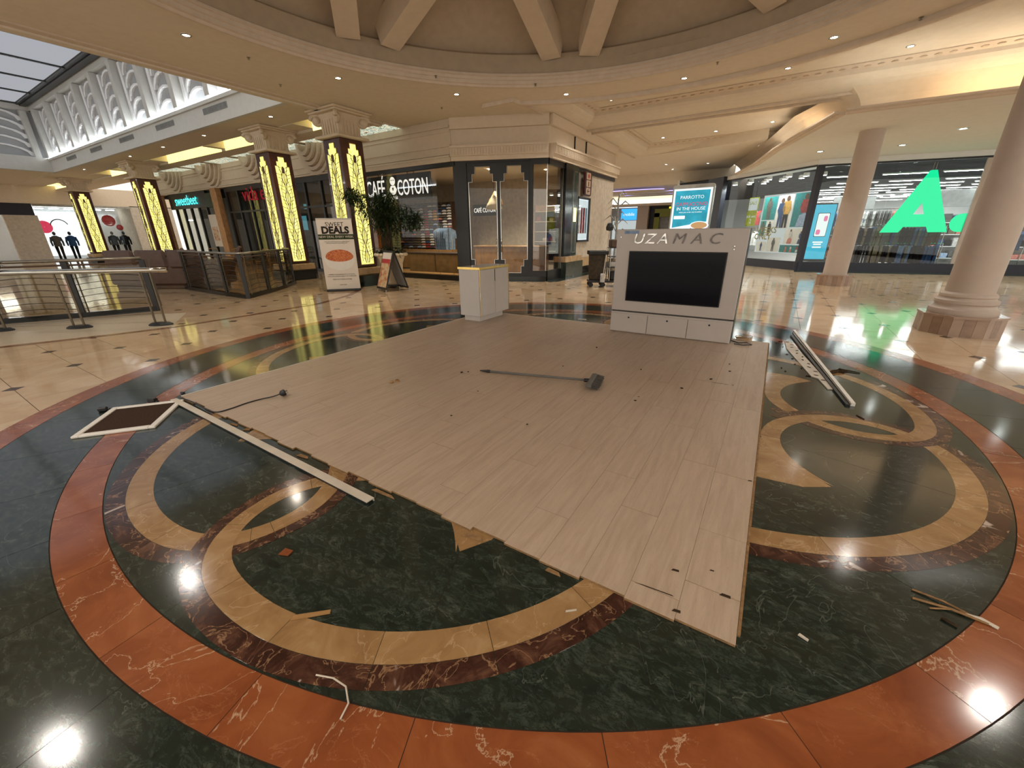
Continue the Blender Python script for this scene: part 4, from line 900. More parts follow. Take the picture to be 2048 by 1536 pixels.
# glazed front behind the columns
w4 = sempty('window_4')
for k in range(9): x = -21.8 + k * 1.12; MB().box(x - .05, x + .05, 7.12, 7.24, 0, 3.72).build('mullion', 'dark_frame', w4)
for k in range(8): x = -21.8 + k * 1.12; MB().box(x + .05, x + 1.07, 7.17, 7.18, .12, 3.6).build('pane', 'glass_dark', w4)
MB().box(-21.85, -11.95, 7.10, 7.26, 0, .12).build('bottom_rail', 'dark_frame', w4); MB().box(-21.85, -11.95, 7.10, 7.26, 3.6, 3.8).build('top_rail', 'dark_frame', w4); MB().box(-21.85, -11.95, 7.13, 7.22, 2.62, 2.70).build('transom', 'dark_frame', w4)
vs_ = thing('cafe_sign', 'red raised lettering reading vida e caffè above dark glazing', 'sign', (-18.1, 7.02, 3.36)); text('lettering', 'vida e caffè', .86, (0, 0, 0), 0, 'red_letter', vs_, ext=.006, sx=.98)
for k, (x, mt, w, z) in enumerate(((-18.9, 'screen_blue', .55, 1.75), (-18.2, 'screen_blue', .55, 1.75), (-17.4, 'screen_white', .5, 1.7), (-18.3, 'screen_blue', .9, 2.75), (-14.2, 'screen_white', .5, 2.2), (-15.6, 'screen_white', .42, 1.8))):
    t_ = thing('menu_screen', '%s lit menu screen from the left inside the dark glazed cafe' % ORD[k], 'screen', (x, 9.3, z), 0, 'menu screens in the cafe'); MB().bbox(-w / 2, w / 2, -.03, .03, 0, .75 if k != 3 else .3, .01).build('bezel', 'black_plastic', t_); MB().box(-w / 2 + .03, w / 2 - .03, -.034, -.03, .03, (.72 if k != 3 else .27)).build('display', mt, t_)
yo = text('lettering', 'YOU', .3, (-13.4, 7.9, 2.0), 0, 'white_letter'); tag(yo, 'small white illuminated word beside the banner top', 'sign')
# brown pillars and sweetbeet
for k, x in enumerate((-22.4, -29.3)):
    o = MB().bbox(-.28, .28, -.15, .13, 0, 3.8, .02).build('pilaster', 'oak_pillar', None, loc=(x, 6.96, 0)); tag(o, ('oak-brown pilaster between the cyan sign and the red sign', 'oak-brown pilaster left of the cyan sign')[k], 'pilaster')
d2 = sempty('door_2')
MB().box(-28.6, -24.0, 7.12, 7.24, 3.0, 3.8).build('fascia', 'black_metal', d2)
for k in range(5): x = -28.0 + k * .95; MB().box(x - .06, x + .06, 7.12, 7.24, 0, 3.0).build('mullion', 'dark_frame', d2)
for k in range(4): x = -28.0 + k * .95; MB().box(x + .06, x + .89, 7.17, 7.18, .05, 3.0).build('pane', 'glass_dark', d2)
sb = thing('juice_sign', 'cyan glowing sign reading sweetbeet on a black fascia', 'sign', (-26.35, 7.08, 3.40)); text('lettering', 'sweetbeet', .72, (0, 0, 0), 0, 'cyan_letter', sb, ext=.004, sx=.92)
p1 = thing('wall_poster', 'tan poster with brown print on the left pilaster', 'poster', (-29.3, 6.78, 1.5)); MB().box(-.42, .42, -.01, .02, 0, 1.4).build('sheet', 'oak_pillar', p1); MB().box(-.3, .3, -.014, -.01, .5, 1.1).build('print', 'dark_wood', p1)
p2 = thing('wall_poster', 'pale poster with a food photograph right of the cyan sign', 'poster', (-23.5, 7.0, 1.0)); MB().box(-.42, .42, -.01, .02, 0, 1.6).build('sheet', 'paper_white', p2); MB().box(-.3, .3, -.014, -.01, .3, 1.0).build('print', 'poster_food', p2)
p3 = thing('green_wall_panel', 'leafy green panel above the pale poster', 'panel', (-23.4, 7.08, 2.95)); MB().bbox(-.5, .5, -.05, .05, 0, .7, .03).build('panel', 'leaf', p3)
# far end wall and bright shop (plane a = -44)
XE = -42.0
wf_ = MB(); wf_.box(XE - .2, XE, -13, 12, 3.75, HC + .1); wall_far = wf_.build('wall_far', 'stucco'); struct(wall_far)
MB().box(XE - 3, XE, 9.2, 12, 0, 3.8).build('end_pier', 'cafe_wall', wall_far); MB().box(XE - .3, XE + .02, 2.4, 4.0, 0, 3.0).build('party_wall', 'cafe_wall', wall_far); MB().box(XE - .4, XE + .05, -13, 3.9, 3.0, 3.75).build('navy_fascia', 'navy', wall_far)
MB().box(XE - 4, XE - 3.9, -13, 12, 0, 3.8).build('shop_back', 'shop_white', wall_far); MB().box(XE - 4, XE - .3, 3.9, 9.3, 3.7, 3.8).build('shop_ceiling', 'shop_white', wall_far)
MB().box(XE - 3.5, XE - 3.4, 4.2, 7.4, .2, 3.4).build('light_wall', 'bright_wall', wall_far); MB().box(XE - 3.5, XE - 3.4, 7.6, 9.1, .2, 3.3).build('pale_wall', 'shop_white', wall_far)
for k in range(6): MB().box(XE - 2.6, XE - 2.5, 4.4 + k * .8, 4.9 + k * .8, 3.55, 3.6).build('track_light', 'tube_day', wall_far)
w5 = sempty('window_5'); MB().box(XE - .02, XE, 4.0, 9.2, .1, 3.7).build('pane', 'glass', w5); MB().box(XE - .06, XE + .04, 3.95, 9.25, 3.6, 3.75).build('head', 'dull_steel', w5)
MB().box(XE - 2.0, XE - 1.9, 1.0, 2.0, 1.2, 2.9).build('red_panel', 'brown_leather', wall_far)
MB().box(XE - 1.6, XE - 1.5, .4, 1.6, 2.85, 2.93).build('tube', 'tube_white', wall_far)
# round red lanterns and mannequins in the bright shop
for k, (y, z, r_) in enumerate(((8.0, 2.75, .42), (8.55, 2.25, .22))):
    o = MB().ball((0, 0, 0), .12, r_, r_, 14, 8).build('red_disc_display', 'red_sign', None, True, loc=(XE - 1.2, y, z)); tag(o, ('large red round display hanging in the bright shop', 'small red round display hanging in the bright shop')[k], 'display')
def mannequin(x, y, mt, label, h=1.75):
    t_ = thing('mannequin', label, 'mannequin', (x, y, 0)); s = h / 1.75
    b_ = MB()
    b_.tube([(0, .10, .02), (0, .10, .45), (0, .11, .85)], [.06, .07, .09], 8); b_.tube([(0, -.10, .02), (0, -.10, .45), (0, -.11, .85)], [.06, .07, .09], 8)
    b_.build('trousers', 'cl_black', t_)
    o = MB().lathe([(.16, .82), (.19, .95), (.17, 1.1), (.20, 1.3), (.19, 1.42), (.07, 1.5)], n=14); a_ = MB(); a_.v = [(x_ * .7, y_ * 1.05, z_) for x_, y_, z_ in o.v]; a_.f = o.f
    a_.tube([(0, .20, 1.40), (.02, .27, 1.1), (.06, .26, .85)], [.07, .055, .045], 7); a_.tube([(0, -.20, 1.40), (.02, -.27, 1.1), (.06, -.26, .85)], [.07, .055, .045], 7)
    a_.build('jacket', mt, t_, True)
    MB().ball((0, 0, 1.63), .09, .085, .12, 10, 8).build('head', 'black_plastic', t_, True); t_.scale = (s, s, s); return t_
for k, (y, mt) in enumerate(((4.6, 'cl_grey'), (5.4, 'cl_blue'), (7.8, 'cl_black'), (8.5, 'cl_black'))):
    mannequin(XE - .7, y, mt, ('dark dressed mannequin, leftmost in the bright white shop window', 'second dark dressed mannequin in the bright white shop window', 'third mannequin, just right of the farthest lit column', 'rightmost mannequin in the bright white shop window')[k], 1.95)
dec = MB(); 
for k in range(4): dec.tube([(XE - 3.36, 5.6 + .5 * math.cos(a), 2.3 + .55 * math.sin(a)) for a in [R(20 + k * 25 + j * 12) for j in range(7)]], .035, 5)
stuff(dec.build('wall_scribble', 'black_plastic', wall_far)); 
rd = MB().lathe([(.45, 0), (.40, .02), (0.01, .02)], n=20, cap=False).build('round_logo', 'ad_red', wall_far, loc=(XE - 3.36, 4.75, 2.3)); rd.rotation_euler = (0, R(90), 0)
# ================================================================== RIGHT CLOTHES STORE
RO = (3.1, 16.5); RD = Vector((6.9, 1.4)).normalized(); RD = (RD.x, RD.y); RANG = math.atan2(RD[1], RD[0])
LO = (1.2, 18.4); LD = (.70711, -.70711); LANG = math.atan2(LD[1], LD[0]); LLEN = 2.687
def rp(t_, off=0.): return (RO[0] + RD[0] * t_ + RD[1] * off, RO[1] + RD[1] * t_ - RD[0] * off)
def lp(t_, off=0.): return (LO[0] + LD[0] * t_ + LD[1] * off, LO[1] + LD[1] * t_ - LD[0] * off)
def rpoly(poly, th, mat, name, par, off=0.): return MB().vprism(poly, rp(0, off), RD, th).build(name, mat, par)
def lpoly(poly, th, mat, name, par, off=0.): return MB().vprism(poly, lp(0, off), LD, th).build(name, mat, par)
def rect(t0, t1, z0, z1): return [(t0, z0), (t1, z0), (t1, z1), (t0, z1)]
w6 = sempty('window_6')
rpoly(rect(-.1, 12, 0, .33), .06, 'navy', 'plinth', w6); rpoly(rect(-.1, 12, 3.80, 4.0), .06, 'shop_white', 'head', w6); rpoly(rect(-.1, 12, 3.76, 3.82), .07, 'black_metal', 'head_line', w6)
for t0, t1 in ((.12, 2.3), (2.32, 4.72), (5.0, 7.4), (7.42, 10)): rpoly(rect(t0, t1, .33, 3.78), .012, 'glass', 'pane', w6)
rpoly(rect(4.72, 4.98, .33, 3.78), .06, 'pillar_plaster', 'mullion', w6)
MB().prism([lp(LLEN - .12, .05), (RO[0] + .0, RO[1] - .08), rp(.14, .05), rp(.14, -.2), lp(LLEN - .12, -.2)], 0, 3.82).build('corner_post', 'navy', w6)
w7 = sempty('window_7')
lpoly(rect(-2.3, LLEN, 0, .34), .06, 'navy', 'plinth', w7); lpoly(rect(-2.3, LLEN, 3.82, 4.0), .06, 'shop_white', 'head', w7); lpoly(rect(-2.3, LLEN, 3.78, 3.84), .07, 'black_metal', 'head_line', w7)
for t0, t1 in ((-2.2, -.22), (-.2, LLEN - .14)): lpoly(rect(t0, t1, .34, 3.8), .012, 'glass', 'pane', w7)
o = lpoly(rect(-3.3, -2.2, 0, 4.0), .25, 'navy', 'pillar', w7)
# interior shell
st = MB(); st.prism([(-2, 22), lp(-2.2, -.1), lp(LLEN, -.1), rp(12, -.1), (15, 38), (-2, 38)], 0, .02); shop_floor = st.build('floor_store', 'shop_floor'); struct(shop_floor)
wb = MB(); wb.box(-3, 15, 37.5, 37.6, 0, 4.2); wall_store = wb.build('wall_store', 'shop_white'); struct(wall_store)
MB().box(14.9, 15, 18, 37.6, 0, 4.2).build('side', 'shop_white', wall_store); MB().box(-3.1, -3.0, 22, 37.6, 0, 4.2).build('side', 'shop_white', wall_store)
MB().prism([(-3, 22), lp(-2.2, -.2), lp(LLEN, -.2), rp(12.2, -.2), (15, 37.6), (-3, 37.6)], 3.98, 4.03).build('store_ceiling', 'shop_ceiling_dark', wall_store)
MB().prism([lp(-2.2, -.2), lp(LLEN, -.2), lp(LLEN, -1.4), lp(-2.2, -1.4)], 3.9, 3.97).build('bulkhead', 'shop_white', wall_store)
# tube lights under the dark ceiling: each a thing
tl_me = MB().bbox(-.75, .75, -.06, .06, 0, .05, .01).mesh('housing'); tl_me.materials.append(M['shop_white']); tb_me = MB().quad((-.72, -.05, -.006), (-.72, .05, -.006), (.72, .05, -.006), (.72, -.05, -.006)).mesh('tube'); tb_me.materials.append(M['tube_white'])
kk = 0
for r_ in range(10):
    for c in range(6):
        x, y = 4.2 + c * 1.8 + .5 * (r_ % 2), 18.6 + r_ * 1.75 + c * .25
        if x > 13: continue
        t_ = thing('tube_light', '%s tube light from the left, %s row behind the store glass' % (ORD[c], ORD[r_]), 'light', (x, y, 3.55 - .12 * (r_ % 3)), RANG, 'tube lights in the clothes store')
        for me, nm in ((tl_me, 'housing'), (tb_me, 'tube')): o = D.objects.new(nm, me); COL.objects.link(o); o.parent = t_
for k in range(12):
    t_ = thing('round_spot', '%s round ceiling lamp behind the poster window' % ORD[k], 'light', (*lp(-2.0 + .34 * k, -.28 - .5 * ((k + 0) % 3)), 3.62), 0, 'round lamps behind the poster window')
    MB().lathe([(.10, .12), (.12, 0), (.10, -.01)], n=14).build('housing', 'shop_white', t_); MB().lathe([(.095, -.012), (.001, -.012)], n=14, cap=False).build('lens', 'tube_white', t_)
    if k % 3 == 0:
        ld = D.lights.new('spot', 'SPOT'); ld.energy = 90; ld.color = (.95, 1, .97); ld.spot_size = R(150); ld.shadow_soft_size = .09; lo = D.objects.new('spot', ld); COL.objects.link(lo); lo.location = (0, 0, -.05); lo.parent = t_
# the green letter and dot
ga = thing('letter_sign', 'giant glowing green letter A hung behind the store glass', 'sign')
Aout = [(3.40, 3.48), (3.56, 3.48), (4.39, 1.42), (3.89, 1.42), (3.80, 1.61), (3.08, 1.61), (2.98, 1.42), (2.45, 1.42)]; Ain = [(3.44, 2.49), (3.62, 2.04), (3.26, 2.04)]
def holed(o_, i_, P, th, off, mat, name, par):
    bm = bmesh.new(); res = []
    for f in (0, th):
        vo = [bm.verts.new((*P(t_, off + f), z)) for t_, z in o_]; vi = [bm.verts.new((*P(t_, off + f), z)) for t_, z in i_]; res.append((vo, vi))
        es = [bm.edges.new((v[k], v[(k + 1) % len(v)])) for v in (vo, vi) for k in range(len(v))]; bmesh.ops.triangle_fill(bm, use_beauty=True, edges=es)
    for A_, B_ in zip(res[0], res[1]):
        for k in range(len(A_)): bm.faces.new((A_[k], A_[(k + 1) % len(A_)], B_[(k + 1) % len(A_)], B_[k]))
    bmesh.ops.recalc_face_normals(bm, faces=bm.faces); me = D.meshes.new(name); bm.to_mesh(me); bm.free(); me.materials.append(M[mat]); o = D.objects.new(name, me); COL.objects.link(o); o.parent = par; return o
holed(Aout, Ain, rp, .12, -.25, 'green_letter', 'letter', ga); 
for t_ in (3.44, 3.52): p = rp(t_, -.19); MB().tube([(*p, 3.47), (*p, 3.98)], .008, 5).build('cable', 'steel', ga)
gd = thing('dot_sign', 'glowing green round dot beside the giant green letter', 'sign'); MB().vprism([(4.74 + .31 * math.cos(R(a)), 1.73 + .31 * math.sin(R(a))) for a in range(0, 360, 12)], rp(0, -.25), RD, .12).build('disc', 'green_letter', gd)
# clothes racks behind the glass: every garment is a thing
gmesh = {c: garment('hanging_jacket', .46, .66, c, .075) for c in ('cl_black', 'cl_grey', 'cl_khaki', 'cl_blue', 'cl_denim', 'cl_white', 'cl_brown', 'cl_red', 'cl_pink', 'cl_sky')}
def rack(t0, t1, off, z, pals, label, rowname, step=.085):
    r_ = thing('clothes_rack', label, 'clothes rack'); p, q = rp(t0, off), rp(t1, off)
    MB().tube([(*p, z), (*q, z)], .014, 6).build('rail', 'steel', r_)
    for e in (p, q): MB().tube([(*e, 0.02), (*e, z)], .014, 6).build('post', 'steel', r_)
    n_ = int((t1 - t0 - .1) / step)
    for k in range(n_):
        c = pals[(k * len(pals)) // n_] if random.random() < .8 else random.choice(pals); t_ = t0 + .08 + k * step
        o = D.objects.new('hanging_jacket', gmesh[c]); COL.objects.link(o); o.location = (*rp(t_, off), z - .085); o.rotation_euler[2] = RANG + R(68 + random.uniform(-8, 8)); s = random.uniform(.92, 1.04); o.scale = (s, 1, s)
        tag(o, '%s garment from the left on the %s' % (ORD[k], rowname), 'garment', 'garments on the ' + rowname)
rack(1.1, 4.62, -.75, 1.66, ['cl_black', 'cl_grey', 'cl_black', 'cl_khaki', 'cl_grey', 'cl_black', 'cl_blue', 'cl_brown'], 'steel rack of dark jackets at the level of the letter foot', 'upper front rack below the green letter', .1)
rack(1.1, 4.62, -.60, 1.02, ['cl_black', 'cl_grey', 'cl_black', 'cl_khaki', 'cl_black', 'cl_denim', 'cl_black', 'cl_blue'], 'lower steel rack of dark trousers just behind the store glass', 'lower front rack near the floor', .1)
rack(.9, 4.4, -3.2, 2.35, ['cl_white', 'cl_sky', 'cl_white', 'cl_grey', 'cl_pink'], 'back rack of pale shirts deep in the store', 'pale back rack', .13)
rack(5.2, 7.0, -.8, 1.5, ['cl_blue', 'cl_black', 'cl_denim'], 'short rack of denim right of the near round column', 'short denim rack at the far right', .11)
# stock gondolas deeper in the store
for k, (x, y, w) in enumerate(((4.6, 22.0, 2.2), (8.0, 22.6, 2.4), (11.2, 22.4, 2.0), (6.2, 26.5, 2.6), (10.0, 27.0, 2.6), (5.0, 31, 3.0), (9.5, 31.5, 3.0))):
    g_ = thing('stock_gondola', '%s free-standing stock shelf unit deeper in the clothes store' % ORD[k], 'shelving', (x, y, .021), RANG, 'stock shelf units in the clothes store'); MB().box(-w / 2, w / 2, -.03, .03, 0, 2.1).build('back_panel', 'shop_grey', g_)
    for j in range(4): MB().box(-w / 2, w / 2, -.38, .38, .25 + j * .5, .28 + j * .5).build('shelf', 'shop_white', g_)
    for j in range(4):
        for i in range(int(w / .28)): MB().bbox(-w / 2 + .04 + i * .28, -w / 2 + .28 + i * .28, -.36, -.06, .281 + j * .5, .281 + j * .5 + random.uniform(.16, .36), .015).build('folded_stock', random.choice(['cl_black', 'cl_grey', 'cl_white', 'cl_blue', 'cl_sky', 'cl_khaki', 'cl_brown', 'cl_pink']), g_)
for k, (x, z) in enumerate(((5.2, 2.35), (9.2, 2.5), (12.4, 2.4))):
    o = MB().bbox(-.9, .9, -.03, .03, 0, .75, .01).build('hanging_board', 'shop_grey', None, loc=(x, 24.6, z), rz=RANG); tag(o, ('left', 'middle', 'right')[k] + ' grey board hanging over the clothes store aisles', 'board')
# phone totem behind glass
tt = thing('phone_advert', 'tall blue lit advert panel showing a white phone', 'advert'); TP = lambda poly, th, mat, name, off: MB().vprism(poly, rp(0, off), RD, th).build(name, mat, tt)
TP(rect(.17, .93, .36, 2.50), .08, 'navy', 'casing', -.34); TP(rect(.20, .90, .43, 2.46), .01, 'totem_blue', 'face', -.26)
def rr(c, w, z0, z1, r=.04): return [(c + x, z0 + z) for x, z in rrect(w, z1 - z0, r, 4)]
TP(rr(.55, .40, 1.28, 2.16), .012, 'black_plastic', 'phone', -.25); TP(rr(.55, .37, 1.30, 2.14), .004, 'ad_white', 'phone_screen', -.237); TP(rr(.63, .12, 1.85, 2.05, .05), .003, 'ad_pink', 'phone_art', -.232); TP(rr(.47, .14, 1.36, 1.55, .05), .003, 'ad_pink', 'phone_art', -.232)
for z, w in ((1.05, .34), (.97, .26), (.86, .3)): TP(rect(.55 - w / 2, .55 + w / 2, z, z + .055), .003, 'ad_white', 'print_line', -.248)
# wall of posters behind the canted window
pw = thing('poster_wall', 'white display wall of fashion photographs behind the canted store window', 'display wall'); LP_ = lambda poly, th, mat, name, off, par=pw: MB().vprism(poly, lp(0, off), LD, th).build(name, mat, par)
LP_(rect(-.2, 2.45, .60, 3.0), .06, 'shop_glow', 'board', -.5)
def fig(cx_, z0, h, top, bot, off, par, sit=False):
    s = h; b_ = MB(); O_ = lp(0, off)
    b_.vprism([(cx_ - .10 * s, z0 + .42 * s), (cx_ + .10 * s, z0 + .42 * s), (cx_ + .17 * s, z0 + .60 * s), (cx_ + .12 * s, z0 + .84 * s), (cx_ - .12 * s, z0 + .84 * s), (cx_ - .17 * s, z0 + .6 * s)], O_, LD, .003); b_.build('print_top', top, par)
    if not sit: MB().vprism([(cx_ - .10 * s, z0), (cx_ - .02 * s, z0), (cx_, z0 + .36 * s), (cx_ + .03 * s, z0), (cx_ + .11 * s, z0), (cx_ + .10 * s, z0 + .43 * s), (cx_ - .10 * s, z0 + .43 * s)], O_, LD, .003).build('print_legs', bot, par)
    else: MB().vprism([(cx_ - .22 * s, z0), (cx_ + .16 * s, z0), (cx_ + .2 * s, z0 + .3 * s), (cx_ + .05 * s, z0 + .44 * s), (cx_ - .15 * s, z0 + .35 * s)], O_, LD, .003).build('print_legs', bot, par)
    MB().vprism([(cx_ + .07 * s * math.cos(R(a)), z0 + .92 * s + .09 * s * math.sin(R(a))) for a in range(0, 360, 30)], O_, LD, .003).build('print_head', 'cl_brown', par)
posters = [(-.12, .58, 1.98, 2.92, 'cl_teal'), (.62, 1.42, 1.62, 2.94, 'shop_white'), (1.46, 2.40, 1.66, 2.96, 'cl_teal'), (-.12, .18, 1.3, 1.94, 'cl_teal'), (.22, .58, 1.3, 1.94, 'shop_white'), (1.30, 2.40, .98, 1.60, 'shop_white'), (-.12, .40, .64, 1.06, 'shop_white'), (.44, 1.14, .64, 1.24, 'shop_white'), (1.18, 2.40, .64, .94, 'cl_teal')]
figs = [[(.2, .9, 'cl_grey', 'cl_grey')], [(.88, 1.2, 'cl_blue', 'cl_blue'), (1.14, 1.28, 'cl_yellow', 'cl_black')], [(2.0, 1.25, 'cl_red', 'cl_sky')], [(.03, .6, 'cl_grey', 'cl_grey')], [(.4, .6, 'cl_black', 'cl_black')], [(1.6, .58, 'cl_white', 'cl_pink'), (2.1, .5, 'cl_blue', 'cl_blue')], [(.14, .42, 'cl_blue', 'cl_blue')], [(.8, .58, 'cl_grey', 'cl_grey')], [(1.5, .3, 'cl_pink', 'cl_pink'), (1.75, .28, 'cl_white', 'cl_pink'), (2.05, .3, 'cl_red', 'cl_white')]]
for k, (t0, t1, z0, z1, mt) in enumerate(posters):
    ph = LP_(rect(t0, t1, z0, z1), .006, mt, 'photograph', -.44)
    for c, h, a_, b_ in figs[k]: fig(c, z0 + .02, h * min(1, (z1 - z0 - .03) / h) * .98, a_, b_, -.43, ph, k in (2, 5, 8))
lm = thing('sale_poster', 'lime green sale poster with BUY ANY 2 in the store window', 'poster'); LP_(rect(-.63, -.06, 1.73, 2.94), .006, 'cl_lime', 'sheet', -.06, lm); LP_(rect(-.60, -.09, 2.40, 2.90), .003, 'shop_glow', 'white_panel', -.05, lm)
q = lp(-.34, -.035); text('lettering', 'BUY ANY', .13, (*q, 2.13), LANG, 'shop_glow', lm, ext=.002); text('lettering', '2', .26, (*q, 1.93), LANG, 'shop_glow', lm, ext=.002); text('lettering', 'SALE', .2, (*q, 2.7), LANG, 'cl_lime', lm, ext=.004); 
wk = thing('window_lettering', 'olive window lettering reading 2 WEEKS ONLY', 'lettering'); plain('olive_vinyl', (.24, .22, .02), .5); q = lp(.58, -.03); text('lettering', '2 WEEKS', .34, (*q, 1.54), LANG, 'olive_vinyl', wk, ext=.002, bold=.006); q = lp(.55, -.03); text('lettering', 'ONLY', .34, (*q, 1.27), LANG, 'olive_vinyl', wk, ext=.002, bold=.006)
# colourful stock seen left of the posters
for k in range(10):
    o = D.objects.new('hanging_jacket', gmesh[['cl_pink', 'cl_sky', 'cl_white', 'cl_red', 'cl_white', 'cl_grey', 'cl_white', 'cl_sky', 'cl_blue', 'cl_white'][k]]); COL.objects.link(o); o.location = (*lp(-2.0 + k * .16, -1.6), 2.45 if k % 2 else 1.5); o.rotation_euler[2] = LANG + R(30); tag(o, '%s garment from the dark pillar, left of the fashion photographs' % ORD[k], 'garment', 'garments left of the fashion photographs')
# ================================================================== LIT ADVERT SCREEN BEHIND THE TELEVISION UNIT
ad = thing('advert_screen', 'tall lit advert screen for cappuccino with a red cup', 'advert', (.48, 6.3, 0), R(-4)); AP = lambda poly, th, mat, name, off: MB().vprism(poly, (0, -off), (1, 0), th).build(name, mat, ad)
AP(rr(0, .86, .0, 2.50, .05), .10, 'dull_steel', 'casing', -.05); AP(rect(-.40, .40, .9, 2.42), .006, 'ad_white', 'display', .05); AP(rect(-.36, .36, 1.62, 2.38), .002, 'ad_teal', 'picture', .057)
AP([(-.36, 1.62), (.36, 1.74), (.36, 1.62)], .002, 'ad_white', 'picture', .0595); AP([(.22 + .20 * math.cos(R(a)), 1.66 + .09 * math.sin(R(a))) for a in range(0, 360, 20)], .002, 'ad_white', 'cup_rim', .062); AP([(.22 + .17 * math.cos(R(a)), 1.665 + .07 * math.sin(R(a))) for a in range(0, 360, 20)], .002, 'ad_brown', 'coffee', .0645); AP([(.04, 1.64), (.10, 1.60), (.20, 1.575), (.32, 1.60), (.40, 1.64), (.39, 1.50), (.30, 1.40), (.14, 1.40), (.06, 1.48)], .002, 'ad_red', 'cup', .061)
text('lettering', 'PARROTTO', .095, (0, -.062, 2.24), 0, 'ad_white', ad, ext=.002); text('lettering', 'CAPPUCCINO', .105, (0, -.062, 2.10), 0, 'ad_red', ad, ext=.002); text('lettering', 'IN THE HOUSE', .092, (0, -.062, 2.01), 0, 'ad_white', ad, ext=.002); text('lettering', 'when you order any breakfast', .04, (0, -.062, 1.94), 0, 'ad_white', ad, ext=.002)
AP(rr(-.22, .24, 1.80, 1.87, .01), .002, 'ad_white', 'badge', .0605)
# ================================================================== FAR PURPLE HALL
fw = MB(); fw.box(-12, -3.2, 32, 32.2, 0, 3.4); wall_hall = fw.build('wall_hall', 'shop_grey'); struct(wall_hall)
fc = MB(); fc.box(-14, -3.2, 24, 32, 4.25, 4.35); hall_ceiling = fc.build('ceiling_hall', 'ceiling_white'); struct(hall_ceiling)
MB().box(-14, -.5, 23.9, 24.0, 4.2, HC + .1).build('hall_bulkhead', 'ceiling_paint', hall_ceiling)
for k, (x, y, rx, ry) in enumerate(((-6.5, 25.6, 2.2, .55), (-5.9, 27.4, 2.4, .6), (-10.2, 26.4, 1.3, .8), (-6.5, 29.2, 2.2, .5))):
    b_ = MB(); 
    ov = [(x + rx * math.cos(R(a)), y + ry * math.sin(R(a))) for a in range(0, 360, 10)]; b_.prism(ov, 4.02, 4.08); b_.build('floating_disc', 'ceiling_white' if k else 'ceiling_paint', hall_ceiling)
    c_ = MB(); 
    for j in range(36): p, q = ov[j], ov[(j + 1) % 36]; c_.quad((x + (p[0] - x) * .85, y + (p[1] - y) * .85, 4.10), (x + (q[0] - x) * .85, y + (q[1] - y) * .85, 4.10), (x + (q[0] - x) * .85, y + (q[1] - y) * .85, 4.14), (x + (p[0] - x) * .85, y + (p[1] - y) * .85, 4.14))
    c_.build('purple_light', 'cove_purple', hall_ceiling)
MB().box(-13, -4.2, 31.2, 31.4, 3.95, 4.2).build('cream_cove', 'cove_cream', hall_ceiling); MB().box(-13, -3.2, 31.0, 31.9, 3.45, 3.62).build('cove_shelf', 'stucco', hall_ceiling)
pc = thing('fluted_column', 'pale purple-lit fluted column at the hall entrance', 'column', (-7.2, 19.6, 0)); MB().lathe([(.42, 0), (.42, .25), (.34, .3), (.34, 4.5), (.45, 4.6), (.45, 4.85)], n=24).build('shaft', 'well_white', pc)
for k in range(8): x, y = pol(.35, k * 45); MB().tube([(x, y, .3), (x, y, 4.5)], .05, 6).build('flute', 'well_white', pc)
for nm, x0, x1, z0, z1, mt, lab in (('shop_sign', -9.3, -8.0, 2.45, 3.3, 'blue_sign', 'blue lit shop sign far down the hall'), ('shop_sign', -5.5, -4.5, 2.75, 3.35, 'yellow_sign', 'yellow lit shop sign far down the hall')):
    t_ = thing(nm, lab, 'sign'); MB().box(x0, x1, 31.6, 31.75, z0, z1).build('lightbox', mt, t_)
    text('lettering', 'YO' if 'yellow' in lab else 'mobile', .5 if 'yellow' in lab else .34, ((x0 + x1) / 2, 31.59, (z0 + z1) / 2), 0, 'black_plastic' if 'yellow' in lab else 'ad_white', t_)
MB().box(-10, -8.0, 31.7, 31.9, 0, 2.4).build('lit_window', 'shop_glow', wall_hall); MB().box(-7.9, -7.0, 31.3, 32, 0, 3.45).build('beige_pier', 'pillar_plaster', wall_hall); MB().box(-7.0, -3, 31.7, 31.95, 0, 3.45).build('navy_front', 'navy', wall_hall)
ar = thing('olive_arch', 'olive green arched shop entrance far down the hall', 'arch'); plain('olive', (.20, .22, .03), .5)
MB().box(-6.5, -6.1, 31.3, 31.6, 0, 2.9).build('jamb', 'olive', ar); MB().box(-6.5, -4.0, 31.3, 31.6, 2.6, 3.2).build('lintel', 'olive', ar); MB().box(-6.1, -4.0, 31.5, 31.6, 0, 2.6).build('doorway', 'shop_grey', ar)
